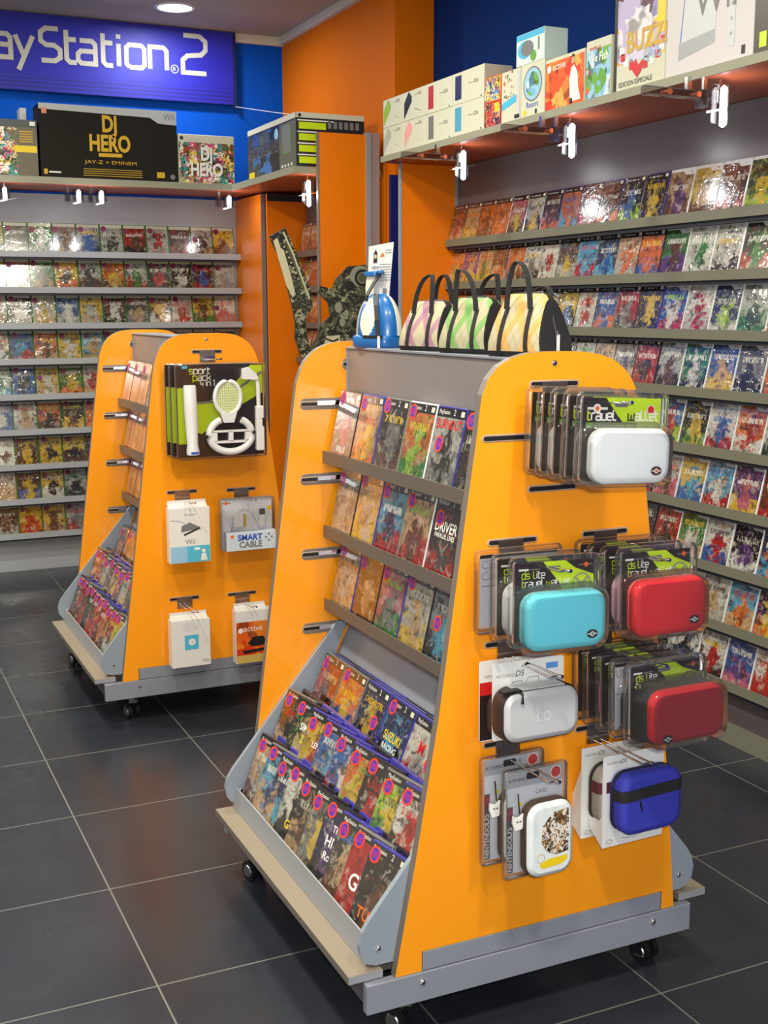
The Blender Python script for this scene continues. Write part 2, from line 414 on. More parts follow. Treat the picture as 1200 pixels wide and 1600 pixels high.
class MB:
    def __init__(self, *mats):
        self.v, self.f, self.mi, self.sm, self.uv, self.mats = [], [], [], [], [], list(mats)
    def m(self, material):
        if material not in self.mats:
            self.mats.append(material)
        return self.mats.index(material)
    def add(self, verts, faces, material, M=I4, smooth=False, uvs=None):
        k = self.m(material)
        o = len(self.v)
        self.v += [tuple(M @ Vector(p)) for p in verts]
        for i, fc in enumerate(faces):
            self.f.append([o + j for j in fc])
            self.mi.append(k)
            self.sm.append(smooth)
            self.uv.append(uvs[i] if uvs else None)
        return self
    def box(self, x0, x1, y0, y1, z0, z1, material, M=I4, bev=0.0):
        if bev > 0:
            b = bev
            xs, ys, zs = (x0, x1), (y0, y1), (z0, z1)
            vs, idx = [], {}
            for i in (0, 1):
                for j in (0, 1):
                    for k in (0, 1):
                        sx, sy, sz = (1, -1)[i], (1, -1)[j], (1, -1)[k]
                        for a in range(3):
                            p = [xs[i] + sx * b, ys[j] + sy * b, zs[k] + sz * b]
                            p[a] = (xs[i], ys[j], zs[k])[a]
                            idx[(i, j, k, a)] = len(vs)
                            vs.append(p)
            F = []
            for i in (0, 1):
                F.append([idx[(i, j, k, 0)] for j, k in ((0, 0), (1, 0), (1, 1), (0, 1))][::(1 if i else -1)])
                F.append([idx[(j, i, k, 1)] for j, k in ((0, 0), (1, 0), (1, 1), (0, 1))][::(-1 if i else 1)])
                F.append([idx[(j, k, i, 2)] for j, k in ((0, 0), (1, 0), (1, 1), (0, 1))][::(1 if i else -1)])
            for a, b2, c in ((0, 1, 2), (0, 2, 1), (1, 2, 0)):
                for i in (0, 1):
                    for j in (0, 1):
                        def key(cc, ax):
                            kk = [0, 0, 0]
                            kk[a], kk[b2], kk[c] = i, j, cc
                            return idx[(*kk, ax)]
                        F.append([key(0, a), key(1, a), key(1, b2), key(0, b2)])
            for i in (0, 1):
                for j in (0, 1):
                    for k in (0, 1):
                        F.append([idx[(i, j, k, a)] for a in range(3)])
            return self.add(vs, F, material, M)
        vs = [(x, y, z) for x in (x0, x1) for y in (y0, y1) for z in (z0, z1)]
        return self.add(vs, [(0, 1, 3, 2), (4, 6, 7, 5), (0, 4, 5, 1), (2, 3, 7, 6), (0, 2, 6, 4), (1, 5, 7, 3)], material, M)
    def prism(self, pts, y0, y1, material, side=None, M=I4):
        """polygon in x,z pushed along y"""
        n = len(pts)
        vs = [(p[0], y0, p[1]) for p in pts] + [(p[0], y1, p[1]) for p in pts]
        self.add(vs, [list(range(n)), list(range(2 * n - 1, n - 1, -1))], material, M)
        self.add(vs, [(i, i + n, (i + 1) % n + n, (i + 1) % n) for i in range(n)], side or material, M)
        return self
    def poly(self, pts, y, material, M=I4):
        return self.add([(p[0], y, p[1]) for p in pts], [list(range(len(pts)))], material, M)
    def rect(self, x0, x1, z0, z1, y, material, M=I4, uv=False):
        return self.add([(x0, y, z0), (x1, y, z0), (x1, y, z1), (x0, y, z1)], [(0, 1, 2, 3)], material, M,
                        uvs=[((0, 0), (1, 0), (1, 1), (0, 1))] if uv else None)
    def disc(self, x, z, r, y, material, M=I4, n=20, rz=None, uv=False):
        rz = rz or r
        a = [2 * math.pi * i / n for i in range(n)]
        return self.add([(x + r * math.cos(t), y, z + rz * math.sin(t)) for t in a], [list(range(n))], material, M,
                        uvs=[tuple((0.5 + 0.5 * math.cos(t), 0.5 + 0.5 * math.sin(t)) for t in a)] if uv else None)
    def tube(self, pts, r, material, M=I4, n=8, caps=True):
        P = [Vector(p) for p in pts]
        rs = r if isinstance(r, (list, tuple)) else [r] * len(P)
        vs = []
        up = None
        for i, p in enumerate(P):
            d = (P[min(i + 1, len(P) - 1)] - P[max(i - 1, 0)]).normalized()
            if up is None:
                up = Vector((0, 0, 1)) if abs(d.z) < 0.9 else Vector((1, 0, 0))
            a = d.cross(up).normalized()
            b = d.cross(a)
            up = -b if False else up
            for k in range(n):
                t = 2 * math.pi * k / n
                vs.append(p + a * (rs[i] * math.cos(t)) + b * (rs[i] * math.sin(t)))
        F = [(i * n + k, i * n + (k + 1) % n, (i + 1) * n + (k + 1) % n, (i + 1) * n + k) for i in range(len(P) - 1) for k in range(n)]
        self.add(vs, F, material, M, True)
        if caps:
            m = len(P) - 1
            self.add(vs, [list(range(n - 1, -1, -1)), [m * n + k for k in range(n)]], material, M)
        return self
    def strap(self, pts, wdir, w, th, material, M=I4):
        """flat webbing following points; wdir = direction across its width"""
        P = [Vector(p) for p in pts]
        W = Vector(wdir).normalized() * (w / 2)
        vs = []
        for i, p in enumerate(P):
            d = (P[min(i + 1, len(P) - 1)] - P[max(i - 1, 0)]).normalized()
            nn = d.cross(W).normalized() * (th / 2)
            vs += [p - W - nn, p + W - nn, p + W + nn, p - W + nn]
        F = [(i * 4 + k, i * 4 + (k + 1) % 4, i * 4 + 4 + (k + 1) % 4, i * 4 + 4 + k) for i in range(len(P) - 1) for k in range(4)]
        m = (len(P) - 1) * 4
        F += [(3, 2, 1, 0), (m, m + 1, m + 2, m + 3)]
        return self.add(vs, F, material, M)
    def loft(self, w, h, r, prof, material, M=I4, caps=(True, True), seg=6, cx=0.0, cz=0.0, smooth=True):
        """rounded rectangle (x,z) lofted along y. prof: (inset, y)"""
        vs = []
        n = 4 * (seg + 1)
        for ins, y in prof:
            hw, hh, rr = w / 2 - ins, h / 2 - ins, max(r - ins, 0.0005)
            for q, (sx, sz) in enumerate(((1, 1), (-1, 1), (-1, -1), (1, -1))):
                for k in range(seg + 1):
                    t = math.radians(90 * q + 90 * k / seg)
                    vs.append((cx + sx * (hw - rr) + rr * math.cos(t), y, cz + sz * (hh - rr) + rr * math.sin(t)))
        F = [(i * n + k, i * n + (k + 1) % n, (i + 1) * n + (k + 1) % n, (i + 1) * n + k) for i in range(len(prof) - 1) for k in range(n)]
        self.add(vs, F, material, M, smooth)
        cf = []
        if caps[0]:
            cf.append(list(range(n - 1, -1, -1)))
        if caps[1]:
            cf.append([(len(prof) - 1) * n + k for k in range(n)])
        if cf:
            self.add(vs, cf, material, M)
        return self
    def text(self, s, size, x, z, y, material, M=I4, sx=1.0, align='LEFT', shear=0.0, bold=0.0):
        vs, fs = text_geo(s, bold)
        w = (max(p[0] for p in vs) - min(p[0] for p in vs)) * size * sx if vs else 0
        off = {'LEFT': 0, 'CENTER': -w / 2, 'RIGHT': -w}[align]
        return self.add([(x + off + p[0] * size * sx + shear * p[1] * size, y, z + p[1] * size) for p in vs], fs, material, M)
    def strokes(self, s, h, x, z, y, wd, material, M=I4, first=None, sx=1.0):
        cx = x
        for i, ch in enumerate(s):
            g = GLYPH.get(ch)
            if g is None:
                cx += 0.5 * h * sx
                continue
            adv, lines = g
            for ln in lines:
                y -= 0.00012
                ribbon(self, [(cx + px * h * sx, z + pz * h) for px, pz in ln], wd * h, y, first if (first and (i == 0 or s[i - 1] == ' ')) else material, M)
            cx += (adv + 0.2) * h * sx
        return cx
    def mesh(self, name):
        me = bpy.data.meshes.new(name)
        me.from_pydata(self.v, [], self.f)
        for mt in self.mats:
            me.materials.append(mt)
        me.polygons.foreach_set('material_index', self.mi)
        me.polygons.foreach_set('use_smooth', self.sm)
        if any(self.uv):
            ul = me.uv_layers.new(name='UVMap')
            for p, uvs in zip(me.polygons, self.uv):
                if uvs:
                    for li, c in zip(p.loop_indices, uvs):
                        ul.data[li].uv = c
        me.validate()
        me.update()
        return me
    def build(self, name, parent=None, loc=None, rot=None):
        return link(name, self.mesh(name), parent, loc, rot)

_tc = {}
def text_geo(s, bold=0.0):
    if (s, bold) in _tc:
        return _tc[(s, bold)]
    cu = bpy.data.curves.new('lettering', 'FONT')
    cu.body = s
    cu.offset = bold
    cu.resolution_u = 3
    ob = bpy.data.objects.new('lettering', cu)
    COL.objects.link(ob)
    dg = bpy.context.evaluated_depsgraph_get()
    me = ob.evaluated_get(dg).to_mesh()
    r = ([tuple(v.co) for v in me.vertices], [list(p.vertices) for p in me.polygons])
    mnx = min((p[0] for p in r[0]), default=0)
    r = ([(p[0] - mnx, p[1], 0) for p in r[0]], r[1])
    ob.evaluated_get(dg).to_mesh_clear()
    bpy.data.objects.remove(ob)
    bpy.data.curves.remove(cu)
    _tc[(s, bold)] = r
    return r

def ribbon(mb, pts, w, y, material, M):
    P = [Vector((a, b)) for a, b in pts]
    vs = []
    for i, p in enumerate(P):
        if i == 0:
            d = (P[1] - p).normalized(); n = Vector((-d.y, d.x)); k = 1
        elif i == len(P) - 1:
            d = (p - P[i - 1]).normalized(); n = Vector((-d.y, d.x)); k = 1
        else:
            d1, d2 = (p - P[i - 1]).normalized(), (P[i + 1] - p).normalized()
            n = (Vector((-d1.y, d1.x)) + Vector((-d2.y, d2.x)))
            n = n.normalized() if n.length > 1e-5 else Vector((-d1.y, d1.x))
            k = min(1 / max(n.dot(Vector((-d1.y, d1.x))), 0.5), 1.6)
        yy = y - 0.00003 * i
        vs += [(p.x + n.x * w / 2 * k, yy, p.y + n.y * w / 2 * k), (p.x - n.x * w / 2 * k, yy, p.y - n.y * w / 2 * k)]
    mb.add(vs, [(2 * i, 2 * i + 1, 2 * i + 3, 2 * i + 2) for i in range(len(P) - 1)], material, M)

def rr(x0, x1, z0, z1, c=0.14):
    return [(x0 + c, z0), (x1 - c, z0), (x1, z0 + c), (x1, z1 - c), (x1 - c, z1), (x0 + c, z1), (x0, z1 - c), (x0, z0 + c), (x0 + c, z0)]
GLYPH = {  # rounded square lettering, unit x-height 1
    'a': (0.8, [[(0.1, 1), (0.66, 1), (0.8, 0.86), (0.8, 0), (0.14, 0), (0, 0.14), (0, 0.4), (0.14, 0.54), (0.8, 0.54)]]),
    'b': (0.8, [[(0, 1.5), (0, 0), (0.66, 0), (0.8, 0.14), (0.8, 0.86), (0.66, 1), (0, 1)]]),
    'c': (0.75, [[(0.75, 1), (0.14, 1), (0, 0.86), (0, 0.14), (0.14, 0), (0.75, 0)]]),
    'd': (0.8, [[(0.8, 1.5), (0.8, 0), (0.14, 0), (0, 0.14), (0, 0.86), (0.14, 1), (0.8, 1)]]),
    'e': (0.8, [[(0.75, 0), (0.14, 0), (0, 0.14), (0, 0.86), (0.14, 1), (0.66, 1), (0.8, 0.86), (0.8, 0.5), (0, 0.5)]]),
    'i': (0.05, [[(0, 0), (0, 1)], [(0, 1.22), (0, 1.42)]]),
    'k': (0.75, [[(0, 1.5), (0, 0)], [(0, 0.5), (0.4, 0.5), (0.75, 1)], [(0.4, 0.5), (0.75, 0)]]),
    'l': (0.6, [[(0, 1.45), (0, 0.14), (0.14, 0), (0.6, 0)]]),
    'n': (0.8, [[(0, 0), (0, 1), (0.66, 1), (0.8, 0.86), (0.8, 0)]]),
    'o': (0.85, [rr(0, 0.85, 0, 1)]),
    'p': (0.8, [[(0, -0.45), (0, 1), (0.66, 1), (0.8, 0.86), (0.8, 0.14), (0.66, 0), (0, 0)]]),
    'r': (0.6, [[(0, 0), (0, 0.86), (0.14, 1), (0.6, 1)]]),
    's': (0.75, [[(0, 0), (0.62, 0), (0.75, 0.12), (0.75, 0.4), (0.62, 0.5), (0.13, 0.5), (0, 0.6), (0, 0.88), (0.13, 1), (0.75, 1)]]),
    't': (0.55, [[(0.1, 1.4), (0.1, 0.14), (0.24, 0), (0.55, 0)], [(0.1, 1), (0.55, 1)]]),
    'u': (0.8, [[(0, 1), (0, 0.14), (0.14, 0), (0.8, 0), (0.8, 1)]]),
    'v': (0.8, [[(0, 1), (0, 0.14), (0.14, 0), (0.66, 0), (0.8, 0.14), (0.8, 1)]]),
    'w': (1.1, [[(0, 1), (0, 0), (1.1, 0), (1.1, 1)], [(0.55, 0), (0.55, 0.8)]]),
    'y': (0.8, [[(0, 1), (0, 0.14), (0.14, 0), (0.8, 0)], [(0.8, 1), (0.8, -0.45), (0.2, -0.45)]]),
    '4': (0.75, [[(0, 1.4), (0, 0.5), (0.75, 0.5)], [(0.6, 1.0), (0.6, 0)]]),
    '1': (0.3, [[(0, 1.2), (0.25, 1.4), (0.25, 0)]]),
    'Y': (0.82, [[(0.04, 1), (0.40, 0.10)], [(0.82, 1), (0.14, -0.5)]]),
    'P': (0.85, [[(0, 0), (0, 1.4), (0.68, 1.4), (0.85, 1.22), (0.85, 0.8), (0.68, 0.62), (0, 0.62)]]),
    'L': (0.05, [[(0, 0), (0, 1.4)]]),
    'S': (0.85, [[(0, 0), (0.6, 0), (0.85, 0.16), (0.85, 0.5), (0.6, 0.68), (0.24, 0.68), (0, 0.84), (0, 1.22), (0.24, 1.4), (0.8, 1.4)]]),
    '2': (1.0, [[(0.05, 1.5), (0.75, 1.5), (1.0, 1.3), (1.0, 0.95), (0.8, 0.75), (0.2, 0.68), (0, 0.5), (0, 0), (1.02, 0)]]),
}

def link(name, data, parent=None, loc=None, rot=None):
    o = bpy.data.objects.new(name, data)
    COL.objects.link(o)
    if parent is not None:
        o.parent = parent
    if loc is not None:
        o.location = loc
    if rot is not None:
        o.rotation_euler = rot
    return o
USED_LABELS = {}
def tag(o, label, cat, group=None):
    o['label'] = label
    o['category'] = cat
    if group:
        o['group'] = group
    USED_LABELS.setdefault(label, []).append(o.name)
    return o
def thing(name, label, cat, loc=(0, 0, 0), rz=0.0, group=None):
    return tag(link(name, None, None, loc, (0, 0, math.radians(rz))), label, cat, group)
def struct(o):
    o['kind'] = 'structure'
    return o
ORD = ['zeroth', 'first', 'second', 'third', 'fourth', 'fifth', 'sixth', 'seventh', 'eighth', 'ninth', 'tenth', 'eleventh', 'twelfth',
       'thirteenth', 'fourteenth', 'fifteenth', 'sixteenth', 'seventeenth', 'eighteenth']
R = math.radians
random.seed(7)

# ================================================================== THE ROOM
def floor_mat():
    s = NT('dark_slate_floor_tiles')
    g = s.n('ShaderNodeNewGeometry')
    sp = s.n('ShaderNodeSeparateXYZ')
    s.l(g.outputs['Position'], sp.inputs[0])
    def line(ax, off):
        t = s.math('MULTIPLY', s.math('SUBTRACT', sp.outputs[ax], off), 2.0)
        t = s.math('PINGPONG', t, 0.5)
        return s.math('LESS_THAN', t, 0.0042)
    gr = s.math('MAXIMUM', line(0, 0.5704), line(1, 1.94))
    nz = s.n('ShaderNodeTexNoise', _Scale=2.6, _Detail=6.0, _Roughness=0.6)
    s.l(g.outputs['Position'], nz.inputs['Vector'])
    n2 = s.n('ShaderNodeTexNoise', _Scale=220.0, _Detail=2.0)
    s.l(g.outputs['Position'], n2.inputs['Vector'])
    col = s.mix(nz.outputs['Fac'], rgb(22, 26, 34), rgb(54, 58, 68))
    col = s.mix(s.math('MULTIPLY', n2.outputs['Fac'], 0.25), col, rgb(50, 52, 62))
    s.base(s.mix(gr, col, rgb(108, 109, 104)))
    s.l(s.math('ADD', s.math('MULTIPLY', nz.outputs['Fac'], 0.2), s.math('MULTIPLY_ADD', gr, 0.4, 0.17)), s.b.inputs['Roughness'])
    bp = s.n('ShaderNodeBump', _Strength=0.12, _Distance=0.002)
    s.l(nz.outputs['Fac'], bp.inputs['Height'])
    s.l(bp.outputs[0], s.b.inputs['Normal'])
    return s.m
XL, YB, YF, XR, XS, YC = -3.2, 7.17, -3.0, 2.86, 2.646, 5.57
struct(MB().box(XL, XR + 0.3, YF, YB + 0.1, -0.06, 0.0, floor_mat()).build('floor'))
struct(MB().box(XL, XR + 0.3, YF, YB + 0.1, CEIL_Z, CEIL_Z + 0.06, M_CEIL).build('ceiling'))
struct(MB().box(XL, XS, YB, YB + 0.1, 0.0, CEIL_Z, M_BLUEW).build('wall_back'))
struct(MB().box(XS, XR, YC, YB + 0.1, 0.0, CEIL_Z, M_ORANGE_WALL).build('wall_corner_column'))
struct(MB().box(XR, XR + 0.1, YF, YC, 0.0, CEIL_Z, M_NAVYW).build('wall_right'))
struct(MB().box(XL - 0.1, XL, YF, YB + 0.1, 0.0, CEIL_Z, M_WALLW).build('wall_left'))
struct(MB().box(XL, XS, YB - 0.03, YB - 0.0005, CEIL_Z - 0.05, CEIL_Z - 0.0005, M_COVE).build('trim_1'))
struct(MB().box(XS - 0.03, XS - 0.0005, YC, YB - 0.031, CEIL_Z - 0.045, CEIL_Z - 0.0005, M_COVE).build('trim_2'))
struct(MB().box(2.612, 2.80, YC - 0.022, YC - 0.001, 0.0, 2.15, mat('navy_lacquer', (16, 36, 110), 0.35)).build('trim_3'))

# recessed downlight seen in the ceiling
dl = thing('ceiling_downlight', 'round lit recessed downlight in the ceiling above the blue banner', 'light', (1.854, 6.686, CEIL_Z))
mb = MB()
n = 28
vs, fs = [], []
for rad, z in ((0.112, -0.0005), (0.112, -0.006), (0.095, -0.008), (0.092, -0.002)):
    vs += [(rad * math.cos(2 * math.pi * k / n), rad * math.sin(2 * math.pi * k / n), z) for k in range(n)]
fs = [(i * n + k, i * n + (k + 1) % n, (i + 1) * n + (k + 1) % n, (i + 1) * n + k) for i in range(3) for k in range(n)]
mb.add(vs, fs, M_WHITEP, smooth=True).build('trim_ring', dl)
MB().add([(0.091 * math.cos(2 * math.pi * k / n), 0.091 * math.sin(2 * math.pi * k / n), -0.004) for k in range(n)], [list(range(n))], M_DOWN).build('diffuser', dl)
area_light('lamp_light', (0, 0, -0.02), 0.16, 12, (0.96, 0.98, 1.0), parent=dl)

# ================================================================== GAME CASES
CASE_MESH = {}
def case_mesh(kind, shell):
    key = (kind, shell)
    if key not in CASE_MESH:
        b = MB()
        b.box(-0.0675, 0.0675, -0.0145, 0.0, 0.0, 0.19, M_SHELL[shell], bev=0.0015)
        b.rect(-0.0655, 0.0655, 0.003, 0.187, -0.0149, M_COVER[kind], uv=True)
        CASE_MESH[key] = b.mesh('game_case')
    return CASE_MESH[key]
SHELL_ONLY, SLEEVE, STICK = {}, {}, {}
def parts_mesh(kind, shell):
    if shell not in SHELL_ONLY:
        SHELL_ONLY[shell] = MB().box(-0.0675, 0.0675, -0.0145, 0.0, 0.0, 0.19, M_SHELL[shell], bev=0.0018).mesh('game_case')
    if kind not in SLEEVE:
        SLEEVE[kind] = MB().rect(-0.0645, 0.0645, 0.004, 0.186, -0.0149, M_COVER[kind], uv=True).mesh('cover_sleeve')
    return SHELL_ONLY[shell], SLEEVE[kind]
def stick_mesh(big):
    if big not in STICK:
        r = 0.0185 if big else 0.0165
        STICK[big] = MB().disc(0, 0, r, -0.0154, M_STK if big else M_STK2, uv=True, n=24).mesh('price_sticker')
    return STICK[big]
HEADER = MB()
HEADER.text('PlayStation', 0.0135, 0, 0, -0.0152, M_WINK, sx=0.82)
HEADER.text('2', 0.019, 0.066, -0.001, -0.0152, M_WINK, sx=0.9)
HEADER_ME = HEADER.mesh('lettering')
TITLE_ME = {}
def props(o, code, wrap, far=1.0):
    o['c1'], o['c2'], o['c3'] = pal(code[0]), pal(code[1]), pal(code[2])
    o['c4'] = pal(code[3]) if len(code) > 3 else pal('w' if code[0] not in 'wiyt' else 'r')
    o['seed'] = random.uniform(0.1, 60.0)
    o['wrap'] = wrap
    o['farprint'] = far
    o['band'] = 0.75
def describe(code):
    a, b = CNAME[code[0]], CNAME[code[1]]
    if a == b:
        b = CNAME[code[2]]
    return a if a == b else '%s and %s' % (a, b)
def place_case(x, y, z, lean, rz, kind, shell, code, wrap, label, group, full=False, sticker=None, titles=(), yaw=0.0):
    """x,y,z = middle of the case's bottom rear edge"""
    if full == 'shell':
        o = link('game_case', parts_mesh(kind, shell)[0])
    elif full:
        sh, sl = parts_mesh(kind, shell)
        o = link('game_case', sh)
        s = link('cover_sleeve', sl, o)
        props(s, code, wrap, 0.0)
        if titles:
            s['band'] = 0.0
        if kind == 'black' and sticker != 'nohead':
            link('header_lettering', HEADER_ME, o, (-0.055, 0, 0.172))
        for i, (txt, size, mt, tz, sx) in enumerate(titles):
            if (txt, mt.name) not in TITLE_ME:
                TITLE_ME[(txt, mt.name)] = MB().text(txt, size, 0, 0, -0.0153 - 0.0001 * i, mt, sx=sx, align='CENTER', bold=0.015).mesh('title_lettering')
            link('title_lettering', TITLE_ME[(txt, mt.name)], o, (0, 0, tz))
    else:
        o = link('game_case', case_mesh(kind, shell))
        props(o, code, wrap)
    if sticker and sticker != 'nohead':
        big, sx, sz = sticker
        link('price_sticker', stick_mesh(big), o, (sx, 0, sz))
    o.location = (x, y, z)
    o.rotation_euler = (R(-lean), 0, R(rz + yaw))
    tag(o, label, 'video game', group)
    return o

# ================================================================== WALL SHELVING, BACK
LIP0, PITCH_Z = 1.819, 0.2
YL = 7.03
bs = thing('shelf_unit', 'long grey nine-tier game shelving along the blue back wall', 'shelving', (0, 0, 0))
MB().box(-3.15, 2.314, 7.125, 7.145, 0.0, 2.14, M_BACK_L).build('back_panel', bs)
pb = MB().box(-3.15, 2.296, 7.03, 7.125, 0.0, 0.06, M_SHELF_L)
pb.build('plinth', bs)
for k in range(9):
    zt = LIP0 - PITCH_Z * k
    t = MB()
    t.box(-3.15, 2.312, YL, YL + 0.004, zt - 0.034, zt, M_SHELF_L)
    t.box(-3.15, 2.296, YL + 0.004, 7.125, zt - 0.034, zt - 0.030, M_SHELF_L)
    t.box(-3.15, 2.296, YL + 0.012, 7.124, zt - 0.046, zt - 0.034, M_LIP_SHADE)  # dark strip standing in for the shade below the lip
    t.build('shelf', bs)
ep = MB().box(2.315, 2.335, 6.66, 7.14, 0.0, 2.14, M_ORANGE_PANEL)
ep.box(2.313, 2.337, 6.652, 6.66, 0.0, 2.14, M_EDGE)
ep.build('end_panel', bs)

ROWS_BACK = [
    ['yek', 'dek', 'gwdw', 'seyi', 'ibuy', 'iuiw', 'rekw', 'irik', 'kerw', 'iktk', 'yeky'],
    ['yow', 'rsi', 'gstw', 'yuor', 'iuek', 'oyek', 'igrw', 'krkw', 'kwkw', 'kbrr', 'skss'],
    ['ite', 'kws', 'iytk', 'bwiw', 'yitk', 'ewkw', 'utsw', 'eywy', 'irwr', 'yegk', 'wrrr'],
    ['tid', 'bcrg', 'oety', 'ywyk', 'ctyw', 'kitw', 'kike', 'uekw', 'ikes', 'kwer', 'uikw'],
    ['igcw', 'bubw', 'ywtk', 'gyow', 'wrtr', 'ikrw', 'sekw'],
    ['bwbw', 'wtir', 'okey', 'keyy', 'owok', 'ekte'],
    ['wewk', 'kyky', 'ykyk', 'ykey', 'nurw', 'keyw'],
    ['wttk', 'kybi', 'ykww', 'ikdg', 'krwr', 'ike'],
    ['keiw', 'yroy', 'yetk', 'isrr', 'kir'],
]
for r_, row in enumerate(ROWS_BACK):
    zt = LIP0 - PITCH_Z * r_
    for c_, code in enumerate(row):
        x = 2.225 - 0.1345 * (10 - c_)
        z = zt - 0.029
        lab = '%s game case, %s from left, shelf %s from top, back wall' % (describe(code), ORD[c_ + 1], ('one two three four five six seven eight nine'.split())[r_])
        sx = -0.045 + random.uniform(-0.006, 0.012)
        sz = 0.158 + random.uniform(-0.012, 0.006)
        if (r_, c_) in ((3, 2), (4, 2), (5, 2)):
            sz = 0.115
        if (r_, c_) in ((0, 9), (2, 10)):
            sz = 0.11
        st = (False, sx, sz) if (c_ > 0 and (r_, c_) not in ((2, 3), (2, 4), (4, 4))) else None
        place_case(x, YL + 0.062, z, 12, 0, 'green', 'green', code, random.choice((0.15, 0.5, 0.75, 0.9)), lab, 'sleeved games on the back wall shelving', sticker=st)

# overhead board above the back shelving, and its return above the side shelving
def board(name, label, pts, z0, z1, under, z_under=0.003):
    b = MB()
    n = len(pts)
    vs = [(p[0], p[1], z0) for p in pts] + [(p[0], p[1], z1) for p in pts]
    b.add(vs, [list(range(n, 2 * n))], M_BOARD)
    b.add(vs, [list(range(n - 1, -1, -1))], under)
    b.add(vs, [(i, (i + 1) % n, (i + 1) % n + n, i + n) for i in range(n)], M_BOARD)
    return tag(b.build(name), label, 'shelf')
board('overhead_shelf', 'overhead board turning the corner above the back wall games', [(-3.15, 6.70), (2.16, 6.70), (2.16, 5.72), (2.64, 5.72), (2.64, 7.16), (-3.15, 7.16)], 2.155, 2.19, M_UNDER)

# side shelving in the corner (faces left), mostly hidden by the orange partition
ss = thing('shelf_unit', 'narrow game shelving on the corner side, behind the orange partition', 'shelving')
MB().box(2.57, 2.59, 5.74, 6.60, 0.0, 2.15, M_BACK).build('back_panel', ss)
sp_ = MB().box(2.338, 2.60, 6.62, 6.64, 0.0, 2.14, M_ORANGE_PANEL)
sp_.box(2.338, 2.56, 6.6185, 6.62, 2.10, 2.14, M_DARK)
sp_.build('end_panel', ss)
for k in range(9):
    zt = LIP0 - PITCH_Z * k
    t = MB()
    t.box(2.50, 2.504, 5.74, 6.61, zt - 0.034, zt, M_TRAY)
    t.box(2.504, 2.57, 5.74, 6.61, zt - 0.034, zt - 0.030, M_TRAY)
    t.build('shelf', ss)
for r_ in range(0, 5):
    for c_ in range(5):
        code = random.choice(['oret', 'toew', 'rkow', 'yetk', 'mtpw', 'uywr', 'ytes'])
        place_case(2.524, 6.52 - 0.14 * c_, LIP0 - PITCH_Z * r_ - 0.029, 12, -90, 'black', 'clear', code, 0.3,
                   '%s game case, %s from corner, %s row, shelving behind orange partition' % (describe(code), ORD[c_ + 1], ORD[r_ + 1]),
                   'games on the corner side shelving')

# orange partition with grey posts
pt = thing('partition', 'tall orange partition board with grey posts between the two walls of games', 'partition', (0, 5.66, 0))
MB().box(2.275, 2.53, 0.0, 0.02, 0.0, 2.35, M_ORANGE_PANEL).build('board', pt)
MB().box(2.267, 2.275, -0.002, 0.022, 0.0, 2.35, M_EDGE).build('edge_strip', pt)
MB().box(2.525, 2.55, -0.014, 0.03, 0.0, 2.36, M_GREY).build('post', pt)
MB().box(2.553, 2.60, -0.006, 0.03, 0.0, 2.36, mat('mauve_grey_post', (160, 140, 138), 0.4)).build('post', pt)

# ================================================================== WALL SHELVING, RIGHT
rs = thing('shelf_unit', 'long grey nine-tier game shelving along the right wall', 'shelving')
MB().box(2.815, 2.835, 0.6, 5.218, 0.0, 2.165, M_BACK).build('back_panel', rs)
pl_ = MB().box(2.745, 2.815, 0.6, 5.215, 0.0, 0.028, M_SHELF)
pl_.box(2.745, 2.749, 0.6, 5.215, 0.028, 0.075, M_SHELF)
pl_.build('plinth', rs)
for k in range(9):
    zt = LIP0 - PITCH_Z * k
    t = MB()
    t.box(2.745, 2.749, 0.6, 5.245 if False else 5.216, zt - 0.034, zt, M_SHELF)
    t.box(2.749, 2.815, 0.6, 5.216, zt - 0.034, zt - 0.030, M_SHELF)
    t.box(2.757, 2.814, 0.6, 5.214, zt - 0.048, zt - 0.034, M_LIP_SHADE)  # shade under the lip, built as a dark strip
    t.build('shelf', rs)
ep = MB().box(2.515, 2.835, 5.22, 5.24, 0.0, 2.165, M_ORANGE_PANEL)
ep.box(2.507, 2.515, 5.218, 5.242, 0.0, 2.165, M_GREY)
ep.box(2.800, 2.814, 5.2175, 5.22, 0.0, 2.165, M_GREY)
ep.build('end_panel', rs)
tag(MB().box(2.425, 2.855, 0.6, 5.262, 2.168, 2.195, M_BOARD).box(2.428, 2.852, 0.603, 5.259, 2.1665, 2.168, M_UNDER).build('overhead_shelf'),
    'overhead board with pale edge above the right wall games', 'shelf')

